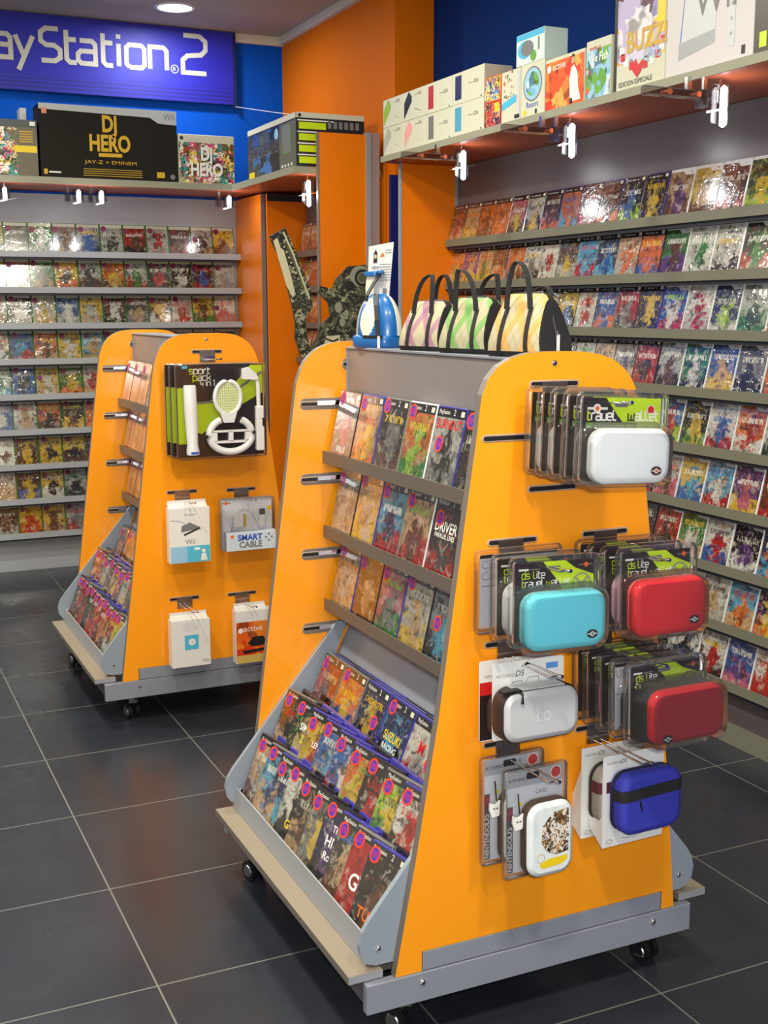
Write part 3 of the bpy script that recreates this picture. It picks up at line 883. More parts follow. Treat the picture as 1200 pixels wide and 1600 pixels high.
# rows listed from the camera side (nearest the right picture edge) towards the orange end panel
WII = [
    ['ewrw', 'dylk', 'kerw', 'ytek', 'tpew'],
    ['lgww', 'dgrw', 'wwky', 'wgww', 'gepw'],  # third cover: glare on the wrap put in as white
    ['nyow', 'idgk', 'nlwi', 'wriw', 'bwrl'],
    ['keow', 'sukw', 'btyw', 'gwkw', 'iekw'],
    ['wsdk', 'orww', 'wbrb', 'kygi', 'brlw'],
    ['errw', 'pmyw', 'cwrb', 'ycbw', 'iemr'],
    ['nocw', 'kpwi', 'wrbu', 'gwty', 'rkew'],
    ['nyoy', 'cotr', 'wtiu', 'nkbw', 'ikb'],
    ['wrrr', 'bpmw', 'wrky', 'wkbk', 'ikw'],
]
PS2 = [
    ['kyny', 'kblw', 'kuow', 'ewrr', 'oocb', 'keow', 'wykk', 'mykw', 'oooe', 'oeeo', 'ttyo', 'erto'],
    ['ooby', 'toie', 'ubcw', 'ccrr', 'uyie', 'wrww', 'wsky', 'oteo', 'eote', 'tgyr', 'ptyo', 'oyto'],
    ['uyky', 'rsuw', 'bbow', 'wrir', 'ybkw', 'iobw', 'oebw', 'ebow', 'oyyw', 'oteo', 'ebto', 'oyto'],
    ['rkrw', 'sntw', 'tetk', 'wgtg', 'keuw', 'teow', 'kgiw', 'reuw', 'yeuw'],
    ['ikrw', 'robw', 'kbyw', 'iogw', 'wkrb'],
    ['bkrw', 'uobw', 'kiyw', 'rogw'], ['kkrw', 'gobw', 'ebyw'], ['ukrw', 'yobw'], ['ikry', 'robw'],
]
for r_ in range(9):
    zt = LIP0 - PITCH_Z * r_
    y = 3.018 + (0.0, 0.01, 0.006, 0.012, 0.0, 0.004, -0.006, 0.0, -0.004)[r_] - 0.07
    seq = [('white', c) for c in WII[r_]] + [('black', c) for c in PS2[r_]]
    for c_, (kd, code) in enumerate(seq):
        shell = 'white' if kd == 'white' else random.choice(('clear', 'clear', 'black', 'grey'))
        pitch = 0.1405 if kd == 'white' else 0.136
        kn = '%s' % describe(code)
        wrp = random.choice((0.1, 0.3, 0.6)) if r_ > 3 else random.choice((0.4, 0.8, 1.0))
        lab = '%s game case, %s from right edge, shelf %s down, right wall' % (kn, ORD[c_ + 1], ('one two three four five six seven eight nine'.split())[r_])
        place_case(2.770, y, zt - 0.029, 13, -90, kd, shell, code, wrp, lab, 'boxed games on the right wall shelving')
        y += pitch

# ================================================================== THE ROLLING DISPLAY STANDS
PROFILE = [(0.348, 0.162), (0.262, 0.80), (0.200, 1.26), (0.194, 1.30), (0.181, 1.337), (0.170, 1.357), (0.155, 1.374), (0.137, 1.388), (0.115, 1.398), (0.09, 1.405), (0.05, 1.408)]
NEAR_R = [(0.347, 0.162), (0.313, 0.495), (0.276, 0.79), (0.244, 1.03), (0.211, 1.26), (0.206, 1.295), (0.198, 1.326), (0.185, 1.351), (0.166, 1.372), (0.141, 1.389), (0.11, 1.400), (0.07, 1.406), (0.03, 1.408)]
NEAR_L = [(-0.348, 0.162), (-0.301, 0.411), (-0.252, 0.697), (-0.205, 1.03), (-0.173, 1.25), (-0.169, 1.287), (-0.163, 1.327), (-0.150, 1.357), (-0.128, 1.381), (-0.098, 1.397), (-0.06, 1.406), (-0.02, 1.408)]
def outline(notch, near=False):
    p = [(x, z) for x, z in PROFILE] + [(-x, z) for x, z in reversed(PROFILE)]
    if near:
        p = NEAR_R + NEAR_L[::-1]
    # p runs from right bottom over the top to left bottom
    if notch:
        p += [(-0.288, 0.162), (-0.288, 0.205), (0.312, 0.205), (0.312, 0.162)]
    return p
M_RING = mat('pale_slot_ring', (176, 150, 134), 0.4)
def slot(b, x, z, y, s, w=0.115):
    """recessed grey slot; s=-1 facing the camera side, +1 facing into the stand's other side"""
    b.loft(w, 0.0150, 0.0075, [(0, y), (0, y + s * 0.0012), (0.0015, y + s * 0.0016)], M_RING, cx=x, cz=z)
    b.loft(w - 0.007, 0.0088, 0.0044, [(0, y + s * 0.0016), (0, y + s * 0.002)], M_DARK, cx=x, cz=z)
def caster(parent, x, y):
    c = link('caster', MB().tube([(0, 0, 0.097), (0, 0, 0.078)], 0.011, M_CHROME, n=12).box(-0.022, 0.022, -0.022, 0.022, 0.090, 0.0955, M_CHROME)
             .prism([(0.02, 0.078), (0.012, 0.083), (-0.016, 0.08), (-0.024, 0.06), (-0.028, 0.034), (-0.020, 0.028), (0.004, 0.06), (0.02, 0.066)], -0.006, 0.006, M_CHROME)
             .mesh('caster'), parent, (x, y, 0), (0, 0, R(random.choice((-60, -75, -100)))))
    w = MB()
    for s in (-1, 1):
        w.tube([(-0.018, s * 0.008, 0.027), (-0.018, s * 0.021, 0.027)], [0.0265, 0.0265], M_DARK, n=20)
        w.tube([(-0.018, s * 0.0211, 0.027), (-0.018, s * 0.0235, 0.027)], [0.017, 0.015], M_CHROME, n=16)
    w.build('wheel', c)
M_SKIRT = mat('mauve_grey_skirt', (92, 86, 96), 0.45)
def gondola(name, label, cx, y0, slots_front, slots_far):
    g = thing(name, label, 'display stand', (cx, y0, 0))
    D = 0.94
    b = MB()
    b.prism(outline(True, name == 'display_stand' and cx > 1.29), 0.0, 0.02, M_ORANGE, M_EDGE)
    b.build('end_panel', g)
    MB().prism(outline(True), D - 0.02, D, M_ORANGE, M_EDGE).build('end_panel', g)
    # spine: top box and fascia
    sp = MB()
    sp.box(-0.05, 0.05, 0.021, D - 0.021, 1.268, 1.388, M_FASCIA, bev=0.002)
    sp.box(-0.055, 0.055, 0.021, D - 0.021, 1.388, 1.394, M_GREYB, bev=0.001)
    for s in (-1, 1):
        sp.box(s * 0.0535 - 0.003, s * 0.0535 + 0.003, 0.021, D - 0.021, 1.262, 1.268, M_STEEL)
        sp.box(s * 0.050 - 0.003, s * 0.050 + 0.003, D - 0.026, D - 0.021, 1.268, 1.388, M_CHEEK)
    sp.build('spine', g)
    MB().box(-0.035, 0.035, 0.021, D - 0.021, 0.645, 1.262, M_GREY).build('core', g)
    sb = MB()
    for s in (-1, 1):
        vs = [(s * 0.04, 0.021, 0.66), (s * 0.27, 0.021, 0.19), (s * 0.04, D - 0.021, 0.66), (s * 0.27, D - 0.021, 0.19),
              (s * 0.032, 0.021, 0.655), (s * 0.262, 0.021, 0.185), (s * 0.032, D - 0.021, 0.655), (s * 0.262, D - 0.021, 0.185)]
        sb.add(vs, [(0, 1, 3, 2), (4, 6, 7, 5), (0, 2, 6, 4), (1, 5, 7, 3), (0, 4, 5, 1), (2, 3, 7, 6)], M_GREYB)
    sb.build('sloping_back', g)
    for s in (-1, 1):
        for k in range(3):
            z = 1.122 - 0.2 * k
            t = MB()
            t.box(min(s * 0.120, s * 0.1235), max(s * 0.120, s * 0.1235), 0.021, D - 0.021, z - 0.032, z, M_TRAY)
            t.box(min(s * 0.035, s * 0.120), max(s * 0.035, s * 0.120), 0.021, D - 0.021, z - 0.032, z - 0.029, M_TRAY)
            t.build('tray', g)
        for k, (tx, tz) in enumerate(((0.202, 0.400), (0.300, 0.310), (0.376, 0.196))):
            t = MB()
            t.add([(s * tx, 0.036, tz), (s * (tx - 0.055), 0.036, tz - 0.02), (s * tx, D - 0.036, tz), (s * (tx - 0.055), D - 0.036, tz - 0.02),
                   (s * tx, 0.036, tz - 0.003), (s * (tx - 0.055), 0.036, tz - 0.023), (s * tx, D - 0.036, tz - 0.003), (s * (tx - 0.055), D - 0.036, tz - 0.023)],
                  [(0, 1, 3, 2), (4, 6, 7, 5), (0, 2, 6, 4), (1, 5, 7, 3), (0, 4, 5, 1), (2, 3, 7, 6)], M_GREY)
            if k == 2:
                t.add([(s * 0.376, 0.036, 0.190), (s * 0.398, 0.036, 0.182), (s * 0.384, 0.036, 0.232), (s * 0.387, 0.036, 0.231),
                       (s * 0.376, D - 0.036, 0.190), (s * 0.398, D - 0.036, 0.182), (s * 0.384, D - 0.036, 0.232), (s * 0.387, D - 0.036, 0.231)],
                      [(0, 1, 3, 2), (4, 6, 7, 5), (1, 5, 7, 3), (0, 2, 6, 4), (2, 3, 7, 6), (0, 4, 5, 1)], M_GREY)
            t.build('tier', g)
        for (ya, yb) in ((0.0215, 0.034), (D - 0.034, D - 0.0215)):
            ck = MB().prism([(s * px, pz) for px, pz in ((0.06, 0.66), (0.09, 0.655), (0.395, 0.285), (0.41, 0.262), (0.417, 0.236), (0.413, 0.210), (0.40, 0.193), (0.38, 0.186), (0.25, 0.186))], ya, yb, M_CHEEK)
            co = ck.build('side_cheek', g)
            MB().loft(0.012, 0.012, 0.006, [(0, 0), (0, -0.002), (0.003, -0.0035)], M_CHROME, M=T(s * 0.375, ya, 0.222)).build('screw', co)
        pk = MB()
        x0, x1 = sorted((s * 0.37, s * 0.445))
        pk.box(x0, x1, 0.036 if False else 0.012, D - 0.03, 0.163, 0.181, M_PLANK, bev=0.001)
        pk.add([(x0, 0.0115, 0.164), (x1, 0.0115, 0.164), (x1, 0.0115, 0.180), (x0, 0.0115, 0.180)], [(0, 1, 2, 3)], M_GREY)
        xo = s * 0.4455
        pk.add([(xo, 0.012, 0.164), (xo, D - 0.03, 0.164), (xo, D - 0.03, 0.180), (xo, 0.012, 0.180)], [(0, 1, 2, 3)], M_EDGE)
        pk.build('bumper_plank', g)
    fr = MB()
    for (ya, yb) in ((-0.004, 0.016), (D - 0.016, D + 0.004)):
        fr.box(-0.412, 0.392, ya, yb, 0.097, 0.161, M_GREYB, bev=0.0015)
        fr.box(-0.286, 0.310, ya + 0.003, yb, 0.163, 0.204, M_GREYB, bev=0.001)
    for s in (-1, 1):
        x0, x1 = sorted((s * 0.374, s * (0.402 if s < 0 else 0.388)))
        fr.box(x0, x1, 0.018, D - 0.018, 0.100, 0.160, M_SKIRT)
        x0, x1 = sorted((s * 0.33, s * 0.40))
        fr.box(-0.35, 0.35, 0.3 + 0.2 * s, 0.33 + 0.2 * s, 0.12, 0.16, M_EDGE)
    fr.build('base_frame', g)
    for s, xx in ((-1, -0.288), (1, 0.288)):
        MB().loft(0.014, 0.014, 0.007, [(0, 0), (0, -0.002), (0.003, -0.0045)], M_CHROME, M=T(xx, -0.004, 0.14)).build('screw', g)
    MB().loft(0.013, 0.013, 0.0065, [(0, 0), (0, -0.001), (0.003, -0.003)], M_CHROME, M=T(0.0, 0.0, 1.385)).build('screw', g)
    for (x, z) in slots_front:
        b = MB()
        slot(b, x, z, 0.0, -1)
        b.build('slot', g)
    for (x, z) in slots_far:
        b = MB()
        slot(b, x, z, D - 0.02, -1, 0.132)
        b.loft(0.132, 0.030, 0.015, [(0, D - 0.0206), (0.001, D - 0.0212)], M_EDGE, cx=x, cz=z)
        b.loft(0.112, 0.008, 0.004, [(0, D - 0.0222), (0.0005, D - 0.0228)], M_DARK, cx=x, cz=z)
        b.box(x - 0.018, x + 0.048, D - 0.0275, D - 0.0232, z - 0.003, z + 0.008, M_CHROME)
        b.build('slot', g)
    for (x, y) in ((-0.30, 0.055), (0.33, 0.055), (-0.36, D - 0.12), (0.33, D - 0.09)):
        caster(g, x, y)
    return g

SL = [(0, 1.345), (-0.105, 1.243), (0.118, 1.243), (0.0, 1.138), (-0.09, 1.037), (0.13, 1.037), (-0.095, 0.83), (0.125, 0.83), (-0.095, 0.621), (0.125, 0.621)]
SF = [(0.0, 1.348), (-0.12, 1.246), (-0.122, 1.047), (-0.122, 0.845), (-0.122, 0.641), (0.12, 1.246), (0.122, 1.047), (0.122, 0.845), (0.122, 0.641)]
G1 = (1.297, 2.0)
G2 = (1.236, 4.17)
gondola('display_stand', 'large orange A-shaped rolling display stand in the foreground', G1[0], G1[1], SL, SF)
gondola('display_stand', 'smaller-looking orange rolling display stand standing behind, near the back wall games', G2[0], G2[1],
        [(0, 1.343), (-0.107, 0.843), (0.115, 0.838), (-0.11, 0.449), (0.11, 0.445)], SF)

# games on the stands. code lists run from the far end towards the camera end
def stand_games(G, who, tops, tiers, full):
    gx, gy = G
    names = ['top', 'middle', 'lower']
    for r_, row in enumerate(tops):
        for c_, ent in enumerate(row):
            code, shell = ent[0], ent[1]
            y = gy + 0.905 - 0.072 - 0.138 * c_
            z = 1.122 - 0.2 * r_ - 0.0285
            st = (True, -0.046, 0.166 + random.uniform(-0.012, 0.004)) if full else (True, -0.046, 0.16)
            if len(ent) > 3 and ent[3]:
                st = (True, ent[3][0], ent[3][1])
            place_case(gx - 0.1025, y, z, 13, -90, 'black', shell, code, ent[4] if len(ent) > 4 else 0.12,
                       '%s game case, %s from far end, %s tray, %s' % (describe(code), ORD[c_ + 1], names[r_], who),
                       'games in the trays of the %s' % who, True, st, ent[2] if len(ent) > 2 else ())
    for r_, (row, pitch, yaw, y1) in enumerate(tiers):
        for c_, ent in enumerate(row):
            code, shell = ent[0], ent[1]
            tx, tz = ((0.186, 0.4005), (0.284, 0.3105), (0.360, 0.1965))[r_]
            y = gy + y1 - pitch * c_
            st = (True, -0.044, 0.160 + 0.008 * math.sin(c_ * 2.4))
            if len(ent) > 3 and ent[3]:
                st = (True, ent[3][0], ent[3][1])
            place_case(gx - tx, y, tz, 22.5, -90, 'black', shell, code, 0.1,
                       '%s game case, %s from far end, %s tier, %s' % (describe(code), ORD[c_ + 1], ('upper', 'middle', 'bottom')[r_], who),
                       'games on the sloping tiers of the %s' % who, True, st, ent[2] if len(ent) > 2 else (), yaw)
def backing_games(G, who):
    gx, gy = G
    for r_, (n_, y0_, pitch) in enumerate(((6, 0.825, 0.138), (6, 0.815, 0.138), (6, 0.83, 0.138))):
        tx, tz = ((0.186, 0.4005), (0.284, 0.3105), (0.360, 0.1965))[r_]
        for layer in ((1, 2) if r_ == 0 else (1,)):
            for c_ in range(n_):
                y = gy + y0_ - pitch * c_ - 0.004 * layer
                d = (0.0165 if r_ == 0 else 0.024) + 0.0155 * (layer - 1)
                place_case(gx - tx + d * math.cos(R(22.5)), y, tz - d * math.sin(R(22.5)) + 0.003 * layer * (1 if r_ else 0.6) + 0.006 * (r_ > 0), 22.5, -90, 'black', ('black', 'black', 'clear')[(c_ + layer + r_) % 3], 'knkw', 0.1,
                           'game case tucked behind the front cases, %s tier of the %s' % (('upper', 'middle', 'bottom')[r_], who), 'tucked away cases on the %s, %s tier' % (who, ('upper', 'middle', 'bottom')[r_]), 'shell')
tops1 = [
    [('smsw', 'clear', [('VIRUS', 0.022, M_WINK, 0.03, 1.0)]), ('tyor', 'black', ()), ('ksey', 'grey', ()), ('olgy', 'white', ()),
     ('iksr', 'black', [('BURNOUT', 0.030, M_RED, 0.140, 0.80)], (-0.03, 0.105)), ('kekw', 'clear', ())],
    [('siti', 'clear', ()), ('tiyg', 'black', ()), ('cnrw', 'grey', ()), ('terl', 'white', ()),
     ('kurw', 'clear', [('DRIVER', 0.034, M_WINK, 0.112, 0.9), ('PARALLEL LINES', 0.015, M_WINK, 0.098, 0.85)], (-0.035, 0.14)), ('kkrw', 'clear', ())],
    [('tits', 'black', ()), ('etek', 'clear', [('BULLY', 0.022, M_TANP, 0.14, 1.0)]), ('msgl', 'black', ()), ('ityw', 'clear', ()),
     ('sckw', 'black', (), (-0.03, 0.1)), ('kcrw', 'clear', ())],
]
tiers1 = [
    ([('rekt', 'grey', ()), ('oyby', 'grey', ()), ('nyks', 'black', [('CHESSMASTER', 0.021, M_GOLD, 0.14, 0.72)], (0.03, 0.105)),
      ('nckw', 'black', [('SUZUKI', 0.03, M_YEL, 0.092, 0.85), ('RACING', 0.02, M_WINK, 0.070, 1.0)]), ('wiry', 'black', [('M', 0.04, M_RED, 0.11, 1.0)], (0.05, 0.10)), ('kekr', 'black', ())], 0.138, 0, 0.825),
    ([('ektr', 'grey', ()), ('dtle', 'clear', [('SIMS', 0.026, M_WINK, 0.115, 1.0), ('2', 0.03, M_LIME, 0.085, 1.0)]), ('yrtw', 'black', [('LEFT', 0.02, M_WINK, 0.1, 1.0)]),
      ('bctw', 'black', ()), ('bwrb', 'black', ()), ('oylw', 'black', [('FOR', 0.02, M_GRN, 0.13, 1.0)]), ('krkr', 'clear', ()), ('lyge', 'grey', ()), ('wrkr', 'black', ())], 0.0895, 8.5, 0.825),
    ([('tiew', 'clear', ()), ('cbtw', 'grey', ()), ('nctw', 'black', ()), ('wkuy', 'clear', [('Get', 0.03, M_YEL, 0.04, 1.0)]), ('keti', 'clear', ()), ('sysk', 'clear', ()),
      ('npkw', 'clear', [('THE', 0.022, M_WINK, 0.125, 1.0), ('HITS', 0.034, M_WINK, 0.09, 1.0), ('Rock', 0.026, M_WINK, 0.06, 1.0)]),
      ('uteb', 'black', ()), ('rrrw', 'grey', [('GTI', 0.05, M_WINK, 0.06, 1.0)]), ('kekt', 'black', [('TURO', 0.034, M_ORP, 0.03, 1.0)])], 0.0798, 9.5, 0.825),
]
stand_games(G1, 'front orange stand', tops1, tiers1, True)
backing_games(G1, 'front orange stand')
rc = random.Random(3)
P2 = ['etmo', 'teor', 'mtek', 'otmr', 'tets']
tops2 = [[(rc.choice(P2), rc.choice(('clear', 'grey'))) for _ in range(6)] for _ in range(3)]
tiers2 = [([('eotk', 'clear'), ('oeyk', 'grey'), ('toek', 'clear'), ('yeok', 'black'), ('keot', 'grey'), ('ekoy', 'clear')], 0.138, 0, 0.825),
          ([('etow', 'grey'), ('ortk', 'clear'), ('stiw', 'grey'), ('setk', 'black'), ('tyeu', 'grey'), ('msyk', 'black'), ('ityk', 'grey'), ('seyk', 'grey'), ('tesk', 'grey')], 0.0895, 8.5, 0.825),
          ([('kyek', 'clear'), ('rkek', 'black'), ('errk', 'grey'), ('dgkw', 'clear'), ('errw', 'black'), ('okrw', 'clear'), ('rokw', 'black'), ('oyek', 'black'), ('reiy', 'clear'), ('ylny', 'grey')], 0.0798, 9.5, 0.825)]
stand_games(G2, 'rear orange stand', tops2, tiers2, False)
backing_games(G2, 'rear orange stand')

# ================================================================== BANNER
bn = thing('banner', 'wide blue fabric banner with white lettering hanging over the back wall', 'banner', (0, 7.12, 0))
s_ = NT('printed_blue_fabric')
tc_ = s_.n('ShaderNodeTexCoord')
sx_ = s_.n('ShaderNodeSeparateXYZ')
s_.l(tc_.outputs['Object'], sx_.inputs[0])
zz = sx_.outputs[2]
wv_ = s_.math('PINGPONG', zz, 0.011)
low = s_.math('SUBTRACT', 1.0, s_.sstep(zz, 2.75, 2.80))
st_ = s_.math('MULTIPLY', low, s_.math('GREATER_THAN', wv_, 0.0055))
s_.base(s_.mix(s_.math('MULTIPLY', st_, 0.6), rgb(36, 36, 176), rgb(24, 22, 96)))
s_.b.inputs['Roughness'].default_value = 0.5
M_BANNER = s_.m
MB().box(-0.5, 2.318, 0.0, 0.004, 2.695, 3.105, M_BANNER).build('fabric', bn)
MB().box(2.318, 2.336, -0.004, 0.006, 2.675, 3.105, mat('navy_hem', (26, 22, 90), 0.5)).build('hem', bn)
lt = MB()
M_BLET = mat('cream_lettering', (206, 204, 190), 0.6)
h = 0.122
for ch, x0 in (('P', 0.735), ('L', 0.895), ('a', 0.945), ('Y', 1.064), ('S', 1.206), ('t', 1.333), ('a', 1.408), ('t', 1.537), ('i', 1.638), ('o', 1.682), ('n', 1.818)):
    lt.strokes(ch, h, x0, 2.862, -0.003, 0.215, M_BLET)
lt.strokes('2', 0.138, 2.012, 2.858, -0.003, 0.19, M_BLET)
ribbon(lt, [(1.962 + 0.022 * math.cos(t * math.pi / 8), 2.872 + 0.022 * math.sin(t * math.pi / 8)) for t in range(17)], 0.004, -0.003, M_WINK, I4)
lt.text('R', 0.03, 1.953, 2.862, -0.0032, M_WINK)
lt.build('lettering', bn)
MB().tube([(2.327, -0.002, 3.105), (2.327, -0.01, 3.0)], 0.003, M_DARK, n=6).tube([(2.327, -0.002, 2.685), (2.45, -0.3, 2.62), (2.56, -0.6, 2.56)], 0.0018, M_WINK, n=5).build('cord', bn)

# ================================================================== BOXES ON THE OVERHEAD BOARDS
def pbox(name, label, cat, w, h, d, side, loc, rz, art, group=None, topm=None):
    b = MB()
    b.box(-w / 2, w / 2, 0, d, 0, h, side, bev=0.0015)
    art(b, w, h)
    o = b.build(name, None, loc, (0, 0, R(rz)))
    return tag(o, label, cat, group)
BX, BZ = 2.432, 2.1955
DSI = [('lime', (5.25, 5.03), 1, 'l', 0), ('black', (5.03, 4.81), 1, 'k', 0), ('red', (4.81, 4.57), 1, 'r', 1), ('dark blue', (4.57, 4.30), 1, 'n', 1),
       ('pale grey', (5.25, 5.03), 0, 'i', 0), ('pink', (5.03, 4.81), 0, 'm', 0), ('silver', (4.81, 4.57), 0, 's', 1), ('sky blue', (4.57, 4.30), 0, 'c', 1)]
M_BOXW = mat('white_box_card', (204, 204, 186), 0.5)
for cn, (ya, yb), up, pc, kind in DSI:
    pm = mat('gadget_' + cn.replace(' ', '_'), PAL[pc] if cn != 'pink' else (232, 160, 160), 0.35)
    def art(b, w, h, pm=pm, kind=kind):
        e = -0.0006
        if kind == 0:
            b.poly([(-w * 0.47, h * 0.08), (-w * 0.12, h * 0.62), (-w * 0.12, h * 0.80), (-w * 0.26, h * 0.98), (-w * 0.47, h * 0.62)], e, pm)
            b.poly([(w * 0.02, h * 0.34), (w * 0.3, h * 0.2), (w * 0.3, h * 0.215), (w * 0.02, h * 0.36)], e, pm)
            b.text('DSi', 0.018, w * 0.18, h * 0.78, e, M_INK, sx=1.2)
            b.rect(w * 0.02, w * 0.17, h * 0.80, h * 0.82, e, M_GREYINK)
        else:
            b.rect(-w * 0.40, -w * 0.20, h * 0.14, h * 0.9, e, pm)
            b.text('DSi', 0.020, w * 0.20, h * 0.52, e, M_INK, sx=1.3)
            b.rect(w * 0.02, w * 0.18, h * 0.55, h * 0.57, e, M_GREYINK)
            b.rect(w * 0.40, w * 0.43, h * 0.03, h * 0.08, e, M_INK)
    pbox('console_box', 'white console box showing a %s gadget, %s layer on the right overhead board' % (cn, 'top' if up else 'bottom'), 'box',
         ya - yb - 0.003, 0.124, 0.13, M_BOXW, (BX + random.uniform(0, 0.002), (ya + yb) / 2, BZ + (0.1245 if up else 0)), -90, art, 'white console boxes on the right overhead board')
def art_fill(m_, *extra):
    def art(b, w, h):
        b.rect(-w / 2 + 0.003, w / 2 - 0.003, 0.003, h - 0.003, -0.0005, m_)
        for fn in extra:
            fn(b, w, h)
    return art
pbox('toy_box', 'small yellow cartoon box, upper of the pair on the right overhead board', 'box', 0.125, 0.094, 0.1, M_ORP, (BX, 4.232, BZ + 0.0925), -90, art_fill(M_COMIC), 'small cartoon boxes')
pbox('toy_box', 'small red cartoon box, lower of the pair on the right overhead board', 'box', 0.125, 0.092, 0.1, M_RED, (BX, 4.232, BZ), -90, art_fill(M_COMIC2, lambda b, w, h: b.rect(w * 0.15, w * 0.42, h * 0.55, h * 0.92, -0.001, M_YEL)), 'small cartoon boxes')
def art_play(b, w, h):
    for i in range(26):
        x, z = random.uniform(-0.4, 0.15) * w, h * random.uniform(0.35, 0.95)
        b.rect(x, x + 0.006, z, z + 0.008, -0.0006, random.choice((M_GREYINK, M_ORP, M_GREYINK, M_INK)))
    b.poly([(-w * 0.48, h * 0.24), (w * 0.28, h * 0.36), (w * 0.28, h * 0.50), (-w * 0.48, h * 0.38)], -0.0008, M_CYANP)
    b.rect(w * 0.30, w * 0.46, 0.02, h - 0.01, -0.0009, M_GREYINK if False else mat('grey_white_print', (196, 200, 206), 0.4))
    b.rect(w * 0.2, w * 0.46, 0.006, 0.02, -0.001, M_INK)
pbox('game_box', 'white box with scattered small figures and a blue stripe, right overhead board', 'box', 0.14, 0.186, 0.1, M_BOXW, (BX, 4.093, BZ), -90, art_play)
def art_resort(b, w, h):
    b.disc(0, h * 0.60, w * 0.40, -0.0006, M_GREYINK, rz=h * 0.33, n=32)
    b.disc(0, h * 0.60, w * 0.36, -0.0009, M_PALEB, rz=h * 0.30, n=32)
    b.disc(0, h * 0.60, w * 0.28, -0.0012, M_FISH, rz=h * 0.23, n=32)
    b.text('Resort', 0.030, 0, h * 0.16, -0.001, M_BLUEP, align='CENTER')
    b.poly([(-w * .42, h * .07), (-w * .32, h * .0 + .004), (-w * .22, h * .07), (-w * .32, h * .15)], -0.001, M_YEL)
    b.rect(w * 0.12, w * 0.2, 0.004, 0.02, -0.001, M_INK)
pbox('game_box', 'white box with a round silver and blue badge and the word Resort', 'box', 0.163, 0.187, 0.12, M_BOXW, (BX, 3.938, BZ), -90, art_resort)
def art_wheel(b, w, h):
    b.rect(-w / 2 + .002, w / 2 - .002, h * 0.8, h - .002, -0.0006, M_CYANP)
    b.disc(-w * .18, h * .48, w * .26, -0.0009, M_CYANP, rz=h * .28)
    b.disc(-w * .10, h * .50, w * .22, -0.0012, M_GREYINK, rz=h * .25)
    b.disc(w * .12, h * .22, w * .1, -0.0012, M_GRN)
    b.rect(w * .28, w * .33, h * .35, h * .75, -0.0009, M_GREYINK)
pbox('accessory_box', 'small pale blue box with an oval window, standing on top of other boxes', 'box', 0.195, 0.112, 0.1, mat('aqua_white_card', (206, 226, 222), 0.4), (BX, 3.96, BZ + 0.1875), -90, art_wheel)
def art_active(b, w, h):
    b.rect(-w / 2 + .002, w / 2 - .002, .002, h * 0.93, -0.0006, M_FIRE)
    b.text('active', 0.036, -w * 0.30, h * 0.76, -0.001, M_WINK)
    b.disc(-w * 0.40, h * 0.80, 0.013, -0.001, M_WINK)
    b.poly([(w * .16, 0.01), (w * .13, h * .5), (w * .18, h * .72), (w * .25, h * .75), (w * .33, h * .6), (w * .36, h * .3), (w * .42, 0.012)], -0.0012, M_WINK)
    b.disc(w * 0.22, h * 0.84, 0.012, -0.0014, M_TANP)
    b.disc(w * 0.22, h * 0.91, 0.009, -0.0012, M_INK)
    b.rect(w * .14, w * .22, 0.004, .022, -0.0014, M_INK)
pbox('game_box', 'orange fitness game box with a figure in white', 'box', 0.247, 0.176, 0.14, M_BOXW, (BX, 3.727, BZ), -90, art_active)
def art_fish(b, w, h):
    b.rect(-w / 2 + .002, w / 2 - .002, .002, h * .84, -0.0005, M_FISH)
    b.text('RAPALA', 0.018, -w * .36, h * .82, -0.001, M_RED, shear=0.2)
    b.text('We Fish', 0.040, 0, h * .62, -0.0012, M_WINK, align='CENTER', sx=0.85, bold=0.02)
    b.poly([(-w * .05, h * .3), (w * .1, h * .5), (w * .3, h * .42), (w * .34, h * .25), (w * .15, h * .12), (w * .1, h * .28)], -0.0013, M_GRN)
pbox('game_box', 'tall fishing game box with a green fish on blue', 'box', 0.143, 0.19, 0.1, M_BOXW, (BX, 3.522, BZ), -90, art_fish)
def art_quiz(b, w, h):
    b.rect(-w / 2, -w * 0.44, .0, h, -0.0008, M_INK)
    b.rect(-w * 0.44, w / 2 - .002, h * 0.24, h - .002, -0.0005, M_PARTY)
    for k in range(10):
        t = math.pi * (1.0 + k / 9)
        cx_, cz_ = w * 0.06 + w * 0.4 * math.cos(t), h * 0.36 + h * 0.18 * math.sin(t)
        b.rect(cx_ - .012, cx_ + .012, cz_ - .012, cz_ + .012, -0.001, M_RED if k % 2 else M_WINK)
    b.text('BUZZ!', 0.088, -w * 0.24, h * 0.33, -0.0014, M_TANP, sx=0.85, bold=0.04)
    b.text('BUZZ!', 0.088, -w * 0.235, h * 0.335, -0.0018, M_GOLD, sx=0.85)
    b.text('Quiz', 0.05, w * 0.08, h * 0.22, -0.0016, M_PALEB, shear=0.2)
    b.text('EDICION ESPECIALE', 0.022, -w * 0.38, h * 0.03, -0.0014, M_INK, sx=0.9)
    b.rect(w * 0.34, w / 2 - .002, h * 0.42, h * 0.94, -0.0012, M_YEL)
    b.poly([(-w * .12, h * .16), (-w * .02, h * .08), (w * .06, h * .14), (w * .1, h * .24), (0, h * .2), (-w * .06, h * .26)], -0.0016, M_RED)
pbox('game_box', 'tall lilac and white party quiz box with large gold lettering', 'box', 0.268, 0.34, 0.16, M_BOXW, (BX, 3.298, BZ), -90, art_quiz)
